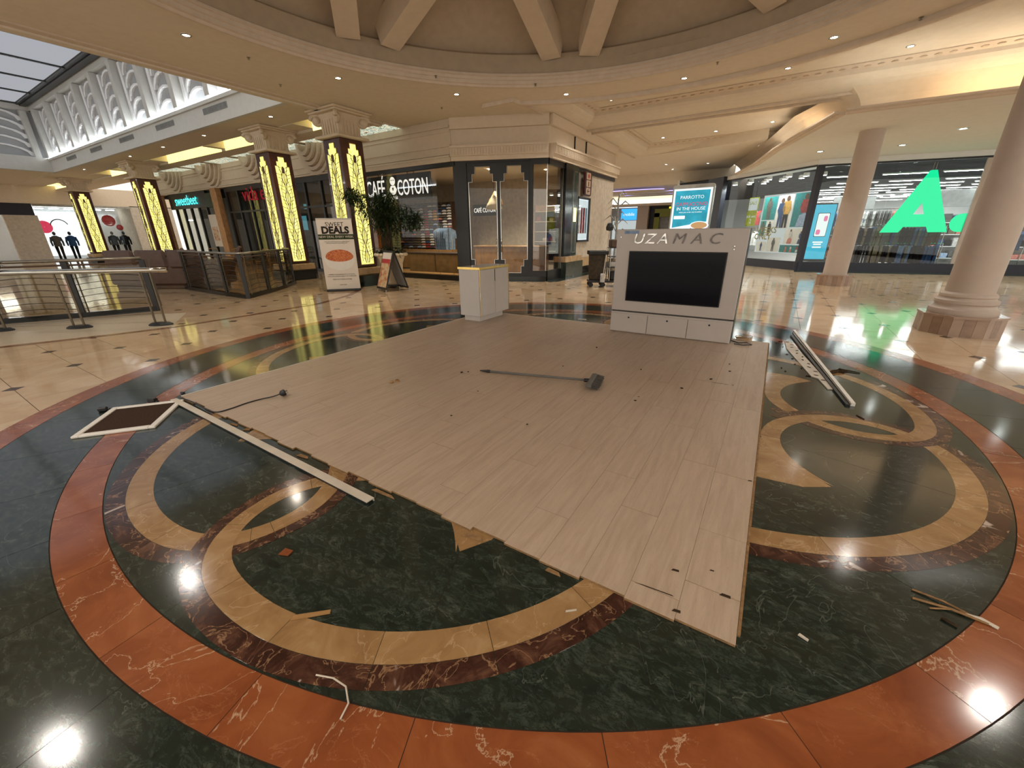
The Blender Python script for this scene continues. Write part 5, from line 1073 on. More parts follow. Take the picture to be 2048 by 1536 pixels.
# ================================================================== LAMINATE PLATFORM
plat = thing('laminate_floor', 'square of pale wood laminate planks laid over the marble floor', 'flooring')
def plank(x0, x1, y0, y1, z1=.016):
    v = MB().box(0, x1 - x0, 0, y1 - y0, .004, z1); me = v.mesh('plank'); me.materials.append(M['laminate']); me.materials.append(M['mdf'])
    for p in me.polygons: p.material_index = 0 if p.normal.z > .5 else 1
    o = D.objects.new('plank', me); COL.objects.link(o); o.location = (x0, y0, 0); o.parent = plat; return o
PW = .2145
for k in range(24):
    x1 = 2.385 - k * PW; x0 = max(x1 - PW + .0012, -2.63)
    if k == 0: x1 = 2.40
    if x1 - x0 < .03: continue
    y = -2.66 - [0, .012, .0, .018, .01, -.004, .022, .006][k % 8]; yend = 2.72 + (.01 if k % 3 else 0)
    first = [.22, 1.28, .62, .95, .35, 1.1, .75][k % 7]
    ys = [y]; q = y + first
    if k == 0: ys += [-2.425, -2.01, -1.36, -.1, 1.1, 2.2]
    else:
        while q < yend - .1: ys.append(q); q += 1.285
    if k == 1: ys = [y, -2.56, -1.3, -.02, 1.25]
    ys.append(yend)
    for a_, b_ in zip(ys[:-1], ys[1:]): plank(x0, x1, a_ + .0008, b_ - .0008, .016 + random.uniform(-.0003, .0003))
MB().box(-2.652, -2.632, -2.66, 2.72, .002, .020).build('edge_trim', 'strip_paint', plat); MB().box(-2.63, .1, 2.722, 2.74, .002, .019).build('edge_trim', 'strip_paint', plat); MB().box(2.402, 2.414, -2.6, 2.7, .002, .012).build('edge_strip', 'mdf', plat)
# torn splinters on the platform edge
for k, (x, y, w, d_, rz) in enumerate(((-1.48, -2.70, .10, .02, .1), (-1.28, -2.69, .06, .03, .4), (-.45, -2.70, .12, .025, .1), (-.02, -2.69, .16, .02, 0), (.42, -2.70, .2, .02, .03), (1.14, -2.71, .13, .035, .1), (1.62, -2.70, .08, .02, 0))):
    o = MB().prism([(-w / 2, -d_ / 2), (w / 2, -d_ * .3), (w * .3, d_ / 2), (-w * .4, d_ * .6)], 0, .006).build('splinter', 'mdf', None, loc=(x, y, .004), rz=rz); tag(o, '%s torn fibreboard splinter from the left along the platform front edge' % ORD[k], 'splinter', 'splinters along the platform edge')
# dark gaps chipped in the front planks
for k, (x, y, w, d_) in enumerate(((2.06, -2.555, .17, .006), (2.12, -2.39, .035, .018), (2.34, -2.425, .045, .022), (2.27, -2.30, .02, .01), (2.17, -2.62, .035, .02), (2.0, .515, .16, .006), (2.12, .53, .02, .015), (2.38, -1.36, .025, .015), (1.36, -.3, .02, .012))):
    o = MB().prism([(-w / 2, -d_ / 2), (w / 2, -d_ * .2), (w * .45, d_ / 2), (-w * .3, d_ * .3)], .0, .0012).build('chip', 'dust', None, loc=(x, y, .0165), rz=random.uniform(-.1, .1)); tag(o, '%s dark chip mark on the planks near the right front corner' % ORD[k], 'chip', 'chips on the planks')
# ================================================================== FOREGROUND LOOSE THINGS
ls = thing('trim_strip', 'long pale trim strip lying along the left front edge of the platform', 'trim', (-2.6, -2.715, 0), R(-1.1)); MB().box(0, 3.02, -.055, 0, .018, .024).build('face', 'strip_paint', ls); MB().box(0, 3.02, -.006, 0, .0, .018).build('flange', 'strip_paint', ls); MB().box(0, 3.02, -.056, -.050, .004, .018).build('flange', 'black_plastic', ls)  # black front flange stands in for the shadow under the strip
fm = thing('framed_mat', 'brown mat in a white frame lying on the green marble at the left', 'mat', (-2.43, -3.11, .003), R(-38.5))
MB().box(-.27, .27, -.235, .235, 0, .012).build('mat', 'mat_brown', fm)
for nm, b_ in (('frame_bar', (-.32, .32, -.285, -.235)), ('frame_bar', (-.32, .32, .235, .285)), ('frame_bar', (-.32, -.27, -.235, .235)), ('frame_bar', (.27, .32, -.235, .235))): MB().bbox(*b_, 0, .02, .004).build(nm, 'white_plastic', fm)
for k, (x, y, rz) in enumerate(((-2.72, -2.87, .3), (-2.88, -3.2, .9), (-2.72, -2.62, 0))):
    t_ = thing('cable_clip', ('black plastic block beside the white frame', 'small dark clip left of the white frame', 'tiny dark clip at the platform left corner')[k], 'clip', (x, y, .003), rz); s = (1, .8, .6)[k]; MB().bbox(-.045 * s, .045 * s, -.025 * s, .025 * s, 0, .05 * s, .008).build('body', 'black_plastic', t_); MB().bbox(.045 * s, .07 * s, -.012 * s, .012 * s, .008, .03 * s, .004).build('tongue', 'black_plastic', t_)
cb = thing('power_cable', 'black power cable with plug running from the platform edge onto the planks', 'cable')
pts = [(-2.6, -2.69, .02), (-2.4, -2.675, .022), (-2.2, -2.68, .022), (-1.98, -2.685, .022), (-1.86, -2.66, .022), (-1.84, -2.55, .022), (-1.85, -2.42, .022), (-1.83, -2.30, .024), (-1.77, -2.2, .032), (-1.728, -2.14, .05)]
fine = []
for i in range(len(pts) - 1):
    p0, p1, p2, p3 = [Vector(pts[max(0, min(len(pts) - 1, j))]) for j in (i - 1, i, i + 1, i + 2)]
    for k in range(6): t_ = k / 6; fine.append(.5 * ((2 * p1) + (p2 - p0) * t_ + (2 * p0 - 5 * p1 + 4 * p2 - p3) * t_ ** 2 + (-p0 + 3 * p1 - 3 * p2 + p3) * t_ ** 3))
fine.append(Vector(pts[-1])); MB().tube(fine, .006, 7).build('cord', 'black_plastic', cb, True)
pg_ = MB().lathe([(.012, 0), (.02, .006), (.032, .02), (.034, .05), (.028, .056)], n=14).build('plug', 'black_plastic', cb, loc=(-1.73, -2.15, .046)); pg_.rotation_euler = (R(-75), 0, R(-25)); smooth_by_angle(pg_, 40)
for k in range(3): a = R(90 + 120 * k); MB().box(-.004, .004, -.003, .003, .05, .078).build('pin', 'dull_steel', pg_, loc=(.014 * math.cos(a), .014 * math.sin(a), 0))
# the broom
br = thing('broom', 'grey push broom lying on the laminate planks', 'broom', (-.44, -.47, .016), math.atan2(.24, 1.28)); MB().tube([(.06, 0, .016), (1.27, 0, .05)], .0125, 10).build('handle', 'broom_grey', br, True); MB().tube([(-.02, 0, .012), (.07, 0, .016)], [.006, .016], 8).build('grip', 'black_plastic', br); MB().tube([(.07, 0, .016), (.11, 0, .017)], .018, 8).build('grip_collar', 'black_plastic', br)
hd = MB().bbox(1.27, 1.33, -.19, .19, .03, .075, .012).build('head', 'broom_grey', br); MB().tube([(1.22, 0, .048), (1.29, 0, .052)], .02, 10).build('socket', 'black_plastic', br)
bs = MB(); 
for i in range(30):
    for j in range(3): x = 1.335 + .0; y = -.18 + i * .0124; z = .036 + j * .015; bs.tube([(1.325, y, z), (1.40 + random.uniform(-.01, .012), y + random.uniform(-.008, .008), max(.004, z - .012 + random.uniform(-.006, .006)))], .0028, 4)
stuff(bs.build('bristles', 'bristle', hd))
# small scraps on the planks
for k, (x, y, mt, s) in enumerate(((-1.08, -1.28, 'wood', .035), (-.62, -.62, 'dust', .02), (-.57, -.56, 'dust', .015), (.3, .2, 'dust', .012), (.35, 1.2, 'dust', .02), (1.36, -.42, 'dust', .015), (1.15, .55, 'dust', .014), (1.68, .15, 'dust', .018), (1.9, .6, 'dust', .02), (2.02, 1.3, 'dust', .012), (2.05, 1.0, 'dust', .016), (.72, -1.4, 'dust', .012), (-.1, -1.0, 'dust', .010), (.05, -1.6, 'dust', .012))):
    o = MB().ball((0, 0, 0), s, s * .6, s * .35, 7, 5).build('scrap', mt, None, True, loc=(x, y, .016 + s * .34), rz=k * 1.3); tag(o, ('crumpled tan scrap of tape on the planks behind the cable plug' if k == 0 else '%s dark crumb of rubbish scattered on the planks' % ORD[k - 1]), 'scrap', 'crumbs on the planks' if k else None)
rt = MB(); tp = thing('tape_ring', 'small torn roll of tan tape near the crumpled scrap', 'tape', (-1.05, -1.22, .016)); MB().lathe([(.024, 0), (.024, .02), (.018, .02), (.018, 0), (.024, 0)], n=16, cap=False).build('roll', 'wood', tp)
# right-hand aluminium strip with torn board beside it
def line_prism(p, q, w, z0, z1): p, q = Vector(p), Vector(q); d = (q - p).normalized(); n = Vector((-d.y, d.x)) * w / 2; return [tuple(p - n), tuple(q - n), tuple(q + n), tuple(p + n)]
s1 = thing('metal_strip', 'long pale metal edging strip lying right of the platform', 'trim'); MB().prism(line_prism((2.73, 3.76), (3.12, .52), .035, 0, 0), .003, .035).build('profile', 'white_plastic', s1); MB().prism(line_prism((2.69, 3.40), (3.08, .50), .03, 0, 0), .003, .02).build('channel', 'black_plastic', s1); MB().prism(line_prism((2.715, 3.55), (3.10, .51), .012, 0, 0), .02, .028).build('lip', 'dull_steel', s1)
s2 = thing('torn_board', 'torn strip of backing board with dark glue spots beside the metal strip', 'board'); MB().prism([(2.60, 2.98), (2.68, 2.97), (2.97, 1.25), (3.035, .95), (2.96, .92), (2.90, 1.25), (2.84, 1.30), (2.62, 2.5)], .003, .012).build('board', 'strip_paint', s2)
for k in range(12): a = k / 12; o = MB().ball((0, 0, 0), .028, .012, .004, 7, 4).build('glue_spot', 'dust', s2, loc=(2.645 + a * .31 + (.015 if k % 2 else -.015), 2.9 - a * 1.85, .013), rz=.3 * k)
sk_ = thing('tape_tangle', 'tangle of dark torn tape right of the metal strip', 'scrap'); MB().tube([(3.0, 1.5, .01), (3.06, 1.58, .015), (3.11, 1.64, .02), (3.16, 1.62, .012), (3.13, 1.70, .02), (3.22, 1.74, .012), (3.32, 1.72, .008)], [.012, .025, .018, .01, .02, .008, .005], 6).build('tape', 'dust', sk_)
for k, (x, y, w, h) in enumerate(((2.84, 1.31, .10, .02), (2.55, 2.92, .06, .03), (2.58, 2.6, .03, .015), (2.62, 2.2, .02, .02), (2.68, 2.0, .03, .012), (2.7, 1.75, .02, .015), (2.76, 1.6, .015, .015), (2.56, 1.5, .02, .012), (2.6, 1.38, .025, .01), (2.5, 2.8, .02, .01), (2.75, 2.05, .02, .01), (3.0, 1.12, .09, .008), (3.14, .25, .09, .01))):
    o = MB().prism([(-w / 2, -h / 2), (w / 2, -h * .3), (w * .35, h * .5), (-w * .4, h * .6)], 0, .006).build('debris', 'dust', None, loc=(x, y, .004), rz=k * .7); tag(o, '%s dark crumb on the marble between platform and metal strip' % ORD[k], 'debris', 'crumbs beside the metal strip')
stk = thing('splinter_bundle', 'bundle of dark wood splinters on the green marble at the right', 'splinters')
for k, (p, q, r_) in enumerate((((3.05, -1.99), (3.30, -2.0), .006), ((3.06, -1.93), (3.25, -1.985), .005), ((3.10, -2.02), (3.24, -1.975), .004), ((3.22, -1.985), (3.31, -2.005), .008))): MB().tube([(*p, .006), ((p[0] + q[0]) / 2, (p[1] + q[1]) / 2 + .008, .012), (*q, .007)], r_, 5).build('splinter', 'mdf' if k < 3 else 'strip_paint', stk)
for k, (x, y, w, h, rz, mt, lab) in enumerate(((3.15, -2.07, .05, .015, -.5, 'dust', 'dark sliver below the splinter bundle'), (2.63, -2.47, .035, .012, -.4, 'strip_paint', 'small grey chip right of the platform near corner'), (.38, -3.31, .055, .045, .3, 'orange_marble', 'small square red marble chip on the green marble'), (.83, -3.46, .16, .022, .75, 'wood', 'pale pointed wood sliver across the tan marble band'), (-.62, 2.98, .16, .05, .3, 'paper_white', 'torn white scrap behind the platform back edge'), (1.78, -2.85, .05, .006, .7, 'strip_paint', 'thin pale straw in front of the platform'))):
    o = MB().prism([(-w / 2, -h / 2), (w / 2, -h * .4), (w / 2, h * .4), (-w * .45, h * .5)], 0, .006).build('scrap', mt, None, loc=(x, y, .005), rz=rz); tag(o, lab, 'scrap')
cu = thing('cable_tie', 'curled pale plastic strip on the green marble at the front', 'strip'); MB().tube([(1.08, -3.60, .006), (1.15, -3.575, .012), (1.22, -3.572, .02), (1.27, -3.60, .012), (1.285, -3.645, .006)], .0032, 6).build('strip', 'strip_paint', cu)
# ================================================================== TELEVISION UNIT
tv = thing('display_unit', 'white freestanding display wall with a black screen above three drawers', 'display unit', (.14, 2.32, .016))
MB().bbox(0, 1.78, .03, .38, .345, 1.565, .008).build('upper_panel', 'unit_white', tv); MB().bbox(0, 1.78, .03, .42, 0, .325, .006).build('drawer_box', 'unit_white', tv); MB().box(.01, 1.77, .06, .36, .325, .345).build('shadow_gap', 'dark_frame', tv); MB().box(1.775, 1.785, .05, .38, 0, 1.56).build('side_panel', 'dark_frame', tv)
sc_ = MB().bbox(.215, 1.565, .01, .045, .505, 1.255, .006).build('screen', 'black_plastic', tv); MB().box(.228, 1.552, .008, .0105, .518, 1.242).build('display', 'screen_black', sc_)
for k in range(3):
    x0 = .006 + k * .591; dr = MB().bbox(x0 + .003, x0 + .585, .008, .03, .012, .30, .003).build('drawer', 'unit_white', tv)
    kn = MB().lathe([(.012, 0), (.014, .004), (.010, .01)], n=14).build('lock', 'dark_frame', dr, loc=(x0 + .295, .008, .245)); kn.rotation_euler = (R(90), 0, 0)
# lettering: acrylic letters on the left, only glue ghosts on the right
for k, (ch, x, mt, e) in enumerate((('U', .33, 'acrylic', .012), ('Z', .50, 'acrylic', .012), ('A', .68, 'acrylic', .012), ('M', .90, 'adhesive', .001), ('A', 1.14, 'adhesive', .001), ('C', 1.37, 'adhesive', .001))): text('lettering', ch, .20, (x, .022, 1.425), 0, mt, tv, ext=e, sx=1.15, shear=.22)
MB().box(.115, .33, .024, .03, 1.50, 1.545).build('pale_blue_patch', 'cl_sky', tv)  # small pale blue rectangle at the panel's upper left
for x, z in ((.07, 1.455), (1.63, 1.335), (1.63, 1.295)): k_ = MB().lathe([(.014, 0), (.014, .006), (.010, .012)], n=12).build('stud', 'steel', tv, loc=(x, .03, z)); k_.rotation_euler = (R(90), 0, 0)
cc_ = thing('coiled_cable', 'loose coil of thin cable on the floor right of the display unit', 'cable', (2.08, 2.62, .02))
MB().tube([(.10 * math.cos(a) * (1 + .12 * math.sin(a * 1.7)), .10 * math.sin(a), .012 + .004 * math.sin(a * 3) + a * .003) for a in [i * .35 for i in range(60)]], .006, 5).build('coil', 'wood', cc_); MB().tube([(-.15, -.1, .01), (-.05, -.2, .012), (.05, -.12, .012), (.12, -.22, .01), (.02, -.3, .01), (-.1, -.28, .01)], .008, 5).build('lead', 'black_plastic', cc_)
# ================================================================== WHITE CABINET
wc = thing('cabinet', 'small white two-door cabinet with gold edges at the platform back left corner', 'cabinet', (-2.56, 1.78, .016))
MB().bbox(.05, .41, .05, .80, 0, .10, .004).build('plinth', 'white_gloss', wc); MB().bbox(0, .45, 0, .94, .10, .925, .004).build('body', 'white_gloss', wc); MB().bbox(-.01, .475, -.012, .952, .93, .965, .004).build('top', 'white_gloss', wc)
for y0, y1 in ((.006, .466), (.474, .934)): MB().bbox(.452, .470, y0, y1, .105, .922, .003).build('door', 'white_gloss', wc)
MB().box(.470, .474, .462, .478, .70, .91).build('finger_pull', 'dark_frame', wc)
for b_ in ((.475, .480, -.014, .954, .928, .967), (-.012, .478, -.016, -.012, .928, .967), (.468, .474, -.004, .004, .10, .93), (.468, .474, .936, .944, .10, .93)): MB().box(*b_).build('gold_edge', 'brass', wc)
# ================================================================== BANNER, A-BOARD, PLANTER
bn = thing('roll_up_banner', 'tall pull-up banner reading SWEET DEALS with a pasta bowl', 'banner', (-8.3, 3.46, 0), R(48.5)); w = .46
MB().bbox(-w - .01, w + .01, -.10, .10, 0, .06, .015).build('base', 'black_plastic', bn); MB().box(-w, w, -.012, .0, .06, 1.96).build('sheet', 'paper_white', bn); MB().box(-w, w, -.02, .012, 1.955, 1.975).build('top_bar', 'dull_steel', bn); MB().tube([(0, .03, .05), (0, .03, 1.95)], .012, 6).build('pole', 'dull_steel', bn)
MB().box(-w, w, -.014, -.012, 1.42, 1.555).build('print_band', 'print_green', bn)
text('lettering', 'SWEET', .155, (0, -.0135, 1.81), 0, 'print_dark', bn, ext=.001); text('lettering', 'DEALS', .25, (0, -.0135, 1.655), 0, 'print_dark', bn, ext=.003, bold=.012); text('lettering', 'NEW DEAL EVERY WEEK', .082, (0, -.0155, 1.487), 0, 'paper_white', bn, ext=.001)
MB().vprism([(.40 * math.cos(R(a)), .88 + (.25 if math.sin(R(a)) > 0 else .30) * math.sin(R(a))) for a in range(0, 360, 10)], (0, -.0125), (1, 0), .001).build('print_bowl', 'white_plastic', bn); MB().vprism([(.01 + .37 * math.cos(R(a)), .95 + (.20 if math.sin(R(a)) > 0 else .13) * math.sin(R(a))) for a in range(0, 360, 10)], (0, -.014), (1, 0), .001).build('print_pasta', 'pasta', bn)
for z, tx in ((1.365, 'swap your usual lunch for our weekly special'), (1.325, 'and treat yourself to something sweet'), (.47, 'available at participating food court stores'), (.42, 'terms and conditions apply to all weekly deals'), (.33, 'FIND OUT MORE IN STORE'), (.18, 'sweet deals')): text('lettering', tx, .042 if z < .5 else .036, (0, -.0135, z), 0, 'print_dark', bn, ext=.001)
ab_ = thing('a_board', 'black framed folding A-board with a food poster', 'sign', (-7.12, 4.25, 0), R(-17)); tl = math.atan2(.36, 1.12)
for s in (1, -1):
    f_ = D.objects.new('leaf', MB().add(*(lambda q: (q.v, q.f))(MB().bbox(-.33, .33, -.012, .012, .06, 1.16, .006))).mesh('leaf')); f_.data.materials.append(M['black_metal']); COL.objects.link(f_); f_.parent = ab_; f_.location = (0, -.36 * s, 0); f_.rotation_euler = (-tl * s, 0, 0)
    o = MB().box(-.28, .28, -.016, .016, .12, 1.10).build('poster', 'poster_food' if s == 1 else 'shop_grey', f_)
    if s == 1: MB().box(-.28, .28, -.018, -.016, .92, 1.10).build('poster_head', 'paper_white', f_); MB().box(-.26, .26, -.0185, -.016, .80, .92).build('poster_title', 'ad_red', f_) 
    for x in (-.30, .30): MB().box(x - .015, x + .015, -.01, .01, 0, .07).build('foot', 'dull_steel', f_)
M['ad_red_print'] = M['red_sign']
for o in D.objects:
    if o.name.startswith('poster_title'): o.data.materials[0] = M['red_sign']
po = thing('planter', 'cream ribbed planter with a leafy indoor tree beside the A-board', 'plant', (-7.6, 4.75, 0))
MB().lathe([(.24, .10), (.27, .14), (.29, .35), (.32, .7), (.40, .92), (.44, .98), (.42, 1.0), (.38, .96)], n=18).build('pot', 'pot_white', po)
sc2 = MB(); 
for k in range(18): a = k * 20; x, y = pol(.43, a); sc2.ball((x, y, .97), .07, .07, .05, 8, 5)
sc2.build('pot_rim', 'pot_white', po, True); MB().lathe([(.38, .93), (.01, .95)], n=18, cap=False).build('soil', 'soil', po)
MB().lathe([(.30, .06), (.30, .10)], n=16).build('dolly', 'black_plastic', po)
for k in range(4): x, y = pol(.24, 45 + 90 * k); MB().ball((x, y, .035), .035, .02, .035, 8, 6).build('castor', 'black_plastic', po)
MB().tube([(0, 0, .9), (-.03, .02, 1.3), (.02, -.03, 1.8), (-.05, .0, 2.3)], [.035, .03, .025, .012], 7).build('trunk', 'trunk', po); MB().tube([(0, 0, 1.2), (-.2, -.15, 1.7), (-.35, -.2, 2.1)], [.022, .018, .008], 6).build('trunk', 'trunk', po)
def leaves(n, cfun, ln, wd, mat, name, par, seed):
    rng = random.Random(seed); b_ = MB()
    for i in range(n):
        c = Vector(cfun(rng)); th = rng.uniform(0, 6.28); el = rng.uniform(-1.0, .55); d = Vector((math.cos(th) * math.cos(el), math.sin(th) * math.cos(el), math.sin(el))); s = d.cross(Vector((0, 0, 1))).normalized() * wd; l = ln * rng.uniform(.6, 1.15); u_ = s.cross(d).normalized() * wd * .35
        b_.add([c, c + d * l * .45 + s + u_, c + d * l, c + d * l * .45 - s + u_, c + d * l * .5], [(0, 1, 4), (0, 4, 3), (1, 2, 4), (4, 2, 3)])
    return b_.build(name, mat, par)
def crown(rng):
    k = rng.choice(((0, 0, 2.2, .42), (-.42, -.3, 2.35, .42), (.38, .25, 2.05, .40), (-.1, .1, 1.75, .36), (.2, -.15, 2.45, .3), (-.3, 0, 1.95, .38), (-.55, -.7, 2.55, .22), (.55, .5, 1.9, .3)))
    while True:
        v = Vector((rng.uniform(-1, 1), rng.uniform(-1, 1), rng.uniform(-1, 1)))
        if v.length < 1: return (k[0] + v.x * k[3], k[1] + v.y * k[3], k[2] + v.z * k[3] * .8)
stuff(leaves(2600, crown, .25, .021, 'leaf', 'foliage', po, 3)); stuff(leaves(220, lambda r: (r.uniform(-.36, .36), r.uniform(-.36, .36), r.uniform(.95, 1.15)), .26, .03, 'leaf_dark', 'underplanting', po, 4))
# ================================================================== CLEANING CART
ck = thing('cleaning_cart', 'janitor cart with a brown canvas bag and a mop', 'cart', (-2.22, 7.85, 0), R(30))
MB().bbox(-.25, .95, -.25, .25, .13, .19, .01).build('deck', 'black_plastic', ck); bgm = MB().lathe([(.20, .17), (.23, .25), (.25, .6), (.26, .88), (.27, .92)], n=14); b_ = MB(); b_.v = [(x + .0, y * .95, z) for x, y, z in bgm.v]; b_.f = bgm.f; b_.build('bag', 'bag_canvas', ck, True); MB().bbox(-.28, .28, -.27, .27, .92, 1.03, .015).build('lid', 'black_plastic', ck)
for x in (-.18, .18, .85):
    for y in (-.2, .2): MB().lathe([(.06, -.018), (.065, -.01), (.065, .01), (.06, .018)], n=12).build('wheel', 'black_plastic', ck, loc=(x, y, .065)).rotation_euler = (R(90), 0, 0)
for x in (.34, .92):
    for y in (-.23, .23): MB().tube([(x, y, .18), (x, y, 1.12)], .014, 6).build('frame_post', 'dull_steel', ck)
for z in (.55, .85, 1.1): MB().bbox(.32, .94, -.25, .25, z, z + .02, .005).build('shelf', 'dark_frame', ck)
MB().bbox(.38, .88, -.2, .2, .2, .45, .02).build('bucket', 'black_plastic', ck); MB().bbox(.36, .6, -.2, .2, .58, .72, .01).build('supplies', 'cl_white', ck); MB().bbox(.62, .9, -.2, .2, .88, 1.04, .01).build('supplies', 'dark_wood', ck); MB().bbox(.34, .92, -.24, .24, 1.12, 1.34, .02).build('tray', 'dark_wood', ck)
mp = thing('mop', 'long-handled mop standing up in the janitor cart', 'mop', (-1.95, 7.75, .15)); MB().tube([(.0, -.1, 0), (.06, .05, 1.45)], .012, 7).build('handle', 'strip_paint', mp); MB().lathe([(.02, 1.42), (.10, 1.44), (.11, 1.52), (.07, 1.62), (.02, 1.64)], (.06, .05), 10).build('grip_cluster', 'black_plastic', mp); MB().bbox(-.06, .06, -.14, -.06, 0, .25, .01).build('flat_head', 'cl_white', mp)
mp2 = thing('dust_pole', 'second pale pole leaning in the janitor cart', 'pole', (-1.75, 7.95, .2)); MB().tube([(.12, .1, 1.0), (-.05, -.05, 1.75)], .013, 7).build('pole', 'strip_paint', mp2); MB().tube([(.12, .1, 1.0), (.15, .13, .3)], .013, 7).build('pole', 'strip_paint', mp2)
pp = thing('potted_palm', 'slim grey-green artificial palm at the beige wall corner', 'plant', (-3.5, 13.2, 0)); MB().lathe([(.18, 0), (.22, .4), (.24, .5)], n=14).build('pot', 'dull_steel', pp); MB().tube([(0, 0, .4), (.02, 0, 1.5), (0, .02, 2.8)], [.05, .045, .03], 7).build('stem', 'shop_grey', pp)
for k in range(12):
    a = k * 137.5; z0 = 1.4 + .13 * k; x, y = pol(.55, a); MB().tube([(0, 0, z0), (x * .5, y * .5, z0 + .25), (x, y, z0 + .05)], [.018, .03, .004], 4).build('frond', 'shop_grey', pp)
# ================================================================== RAILINGS
def railing(pts, label, h=1.12, nb=None):
    t_ = thing('railing', label, 'railing')
    P_ = [Vector((x, y, 0)) for x, y in pts]
    MB().tube([(p.x, p.y, h) for p in P_], .032, 10).build('handrail', 'dull_steel', t_, True); MB().tube([(p.x, p.y, h - .09) for p in P_], .018, 8).build('under_rail', 'dark_wood', t_, True)
    kb = MB()
    for p, q in zip(P_[:-1], P_[1:]):
        d = (q - p).normalized(); n = Vector((-d.y, d.x, 0)) * .06; kb.prism([tuple((p - n)[:2]), tuple((q - n)[:2]), tuple((q + n)[:2]), tuple((p + n)[:2])], 0, .10)
    kb.build('kerb', 'black_stone', t_)
    for i, p in enumerate(P_):
        d = (P_[min(i + 1, len(P_) - 1)] - P_[max(i - 1, 0)]).normalized(); a = math.atan2(d.y, d.x)
        MB().bbox(-.05, .05, -.035, .035, 0, h - .02, .01).build('post', 'dark_frame', t_, loc=(p.x, p.y, 0), rz=a); MB().tube([(.10, 0, .1), (.10, 0, h)], .012, 6).build('post_rod', 'bronze', t_, loc=(p.x, p.y, 0), rz=a)
    for p, q in zip(P_[:-1], P_[1:]):
        d = q - p; L_ = d.length; a = math.atan2(d.y, d.x)
        MB().box(.06, L_ - .06, -.004, .004, .12, h - .14).build('glass_panel', 'rail_glass', t_, loc=tuple(p), rz=a)
        for j in range(7):
            z0 = .17 + j * .12; MB().tube([(.06 + (L_ - .12) * k / 8, -.025, z0 + .05 * math.sin(math.pi * k / 8)) for k in range(9)], .005, 4).build('wave_bar', 'dark_frame', t_, loc=tuple(p), rz=a)
    return t_
railing([(-12.2, -7.0), (-11.1, -4.9), (-10.15, -2.9), (-9.62, -1.8), (-9.18, -.72)], 'glass and wave-bar railing at the far left behind the low barrier')
railing([(-15.6, 1.9), (-14.2, 1.5), (-12.9, 1.34), (-11.4, 1.27), (-10.3, 1.24), (-9.26, 1.25), (-9.9, 2.15), (-10.6, 3.0), (-11.4, 3.8), (-12.4, 4.2)], 'long curved glass railing with wave bars in the concourse middle')
railing([(-15.6, -2.2), (-13.4, -2.6), (-11.9, -3.2)], 'inner glass railing seen behind the left one')
# low barrier with oval feet
lb = thing('queue_barrier', 'low chrome-topped barrier on paired posts with oval black feet', 'barrier')
B_ = [(-7.23, -1.3), (-8.25, -2.17), (-9.18, -2.98), (-10.1, -3.8)]
MB().tube([(-6.95, -1.06, .985), (-7.23, -1.3, .99), (-8.25, -2.17, .99), (-9.18, -2.98, .99), (-10.6, -4.2, .99)], .045, 10).build('top_rail', 'steel', lb, True)
for x, y in B_:
    q = MB().lathe([(.20, 0), (.20, .018), (.15, .045), (.02, .05)], n=20); b_ = MB(); b_.v = [(a * 1.0, b * .62, c) for a, b, c in q.v]; b_.f = q.f; ft = b_.build('foot', 'black_metal', lb, loc=(x, y, .002), rz=R(40))
    for s in (-1, 1): MB().tube([(s * .085, 0, .03), (s * .085, 0, .97)], .018, 7).build('post', 'bronze', lb, loc=(x, y, 0), rz=R(40))
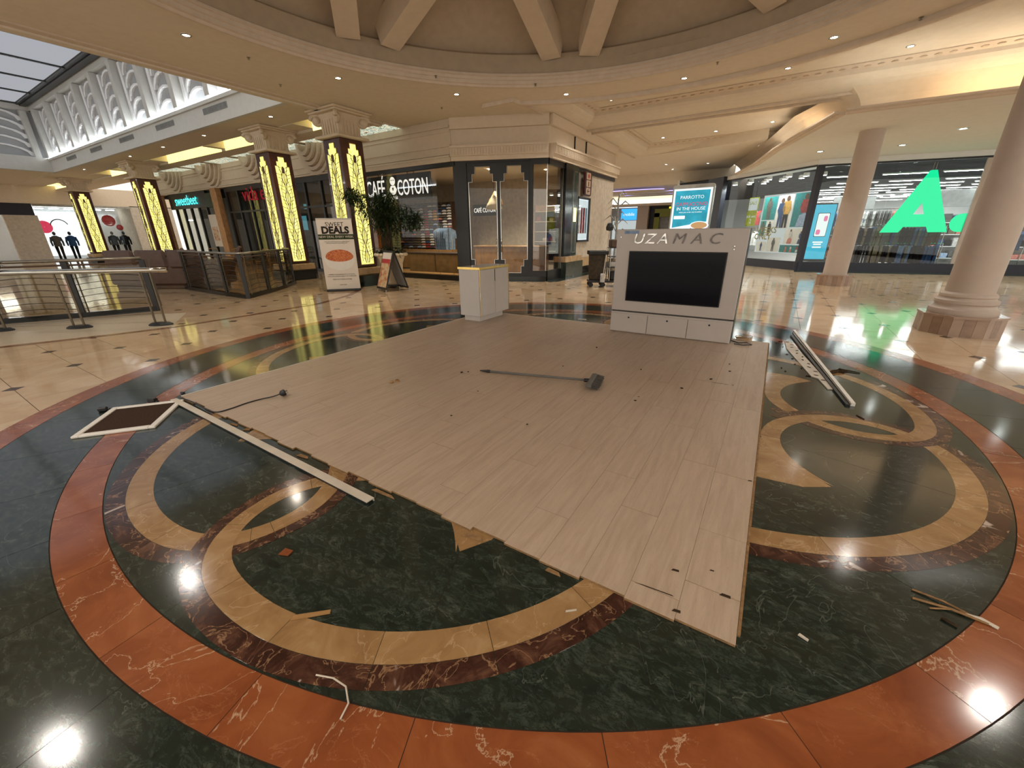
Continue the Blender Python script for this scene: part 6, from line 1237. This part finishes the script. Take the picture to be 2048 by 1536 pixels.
# brown seating and counter beyond the railing
so = thing('booth_seat', 'brown upholstered booth beyond the left railing', 'seat', (-13.9, 1.05, 0), R(28)); MB().bbox(-1.7, 1.5, -.1, .25, .12, 1.0, .05).build('backrest', 'brown_leather', so); MB().bbox(-1.7, 1.5, .2, .95, .12, .5, .05).build('seat', 'brown_leather', so); MB().bbox(1.4, 1.75, -.1, .95, .12, .85, .05).build('arm', 'brown_leather', so); MB().bbox(-1.6, 1.5, -.05, .9, 0, .12, .02).build('plinth', 'dark_wood', so)
for k in range(3): MB().bbox(-1.65 + k * 1.05, -.65 + k * 1.05, -.16, -.02, .62, 1.16, .06).build('cushion', 'brown_leather', so)
for k, (x, y) in enumerate(((-12.6, 1.9), (-12.75, 2.3))):
    t_ = thing('timber_offcut', ('tilted timber crossing piece leaning on the booth end', 'second timber piece leaning against the booth end')[k], 'timber', (x, y, 0), R(20)); o = MB().bbox(-.05, .05, -.04, .04, 0, 1.5, .01).build('plank', 'brown_leather', t_); o.rotation_euler = (0, R(35 if k else -38), 0)
kc = thing('kiosk_counter', 'long low brown kiosk counter far left behind the railings', 'counter', (-20, -3.2, 0), R(15)); MB().bbox(-3.2, 3.0, -.5, .5, 0, 1.25, .03).build('body', 'dark_wood', kc); MB().bbox(-3.3, 3.1, -.58, .58, 1.25, 1.32, .02).build('top', 'brown_leather', kc)
for k in range(7): MB().bbox(-3.0 + k * .85, -2.4 + k * .85, -.51, -.5, .2, 1.1, .004).build('panel', 'brown_leather', kc)
def chair(x, y, rz, label):
    t_ = thing('cafe_chair', label, 'chair', (x, y, 0), rz, 'cafe chairs outside the dark glazed cafe')
    MB().bbox(-.21, .21, -.21, .21, .44, .48, .015).build('seat', 'dark_wood', t_)
    for sx in (-1, 1):
        MB().tube([(sx * .19, -.19, .44), (sx * .21, -.21, 0)], .014, 6).build('leg', 'wood', t_); MB().tube([(sx * .19, .19, .0), (sx * .18, .2, .46), (sx * .18, .24, .95)], .014, 6).build('leg', 'wood', t_)
    MB().tube([(-.18, .24, .95), (0, .26, .98), (.18, .24, .95)], .016, 6).build('backrest', 'wood', t_); MB().tube([(-.18, .22, .72), (.18, .22, .72)], .012, 6).build('back_bar', 'wood', t_)
for k, (x, y, r_) in enumerate(((-19.5, 5.8, .3), (-18.2, 5.5, 2.0), (-17.2, 5.9, .2), (-15.9, 5.7, 2.6), (-21.0, 5.6, 1.2))): chair(x, y, r_, '%s slim wooden cafe chair from the right behind the curved railing' % ORD[4 - k] if k < 4 else 'farthest slim wooden cafe chair behind the curved railing')
pt = thing('counter_plant', 'small dark plant standing on the barrier rail at the left', 'plant', (-8.95, -2.78, 1.035)); MB().lathe([(.05, 0), (.07, .08)], n=10).build('pot', 'black_plastic', pt); stuff(leaves(60, lambda r: (r.uniform(-.1, .1), r.uniform(-.1, .1), r.uniform(.06, .16)), .12, .015, 'leaf_dark', 'foliage', pt, 9))
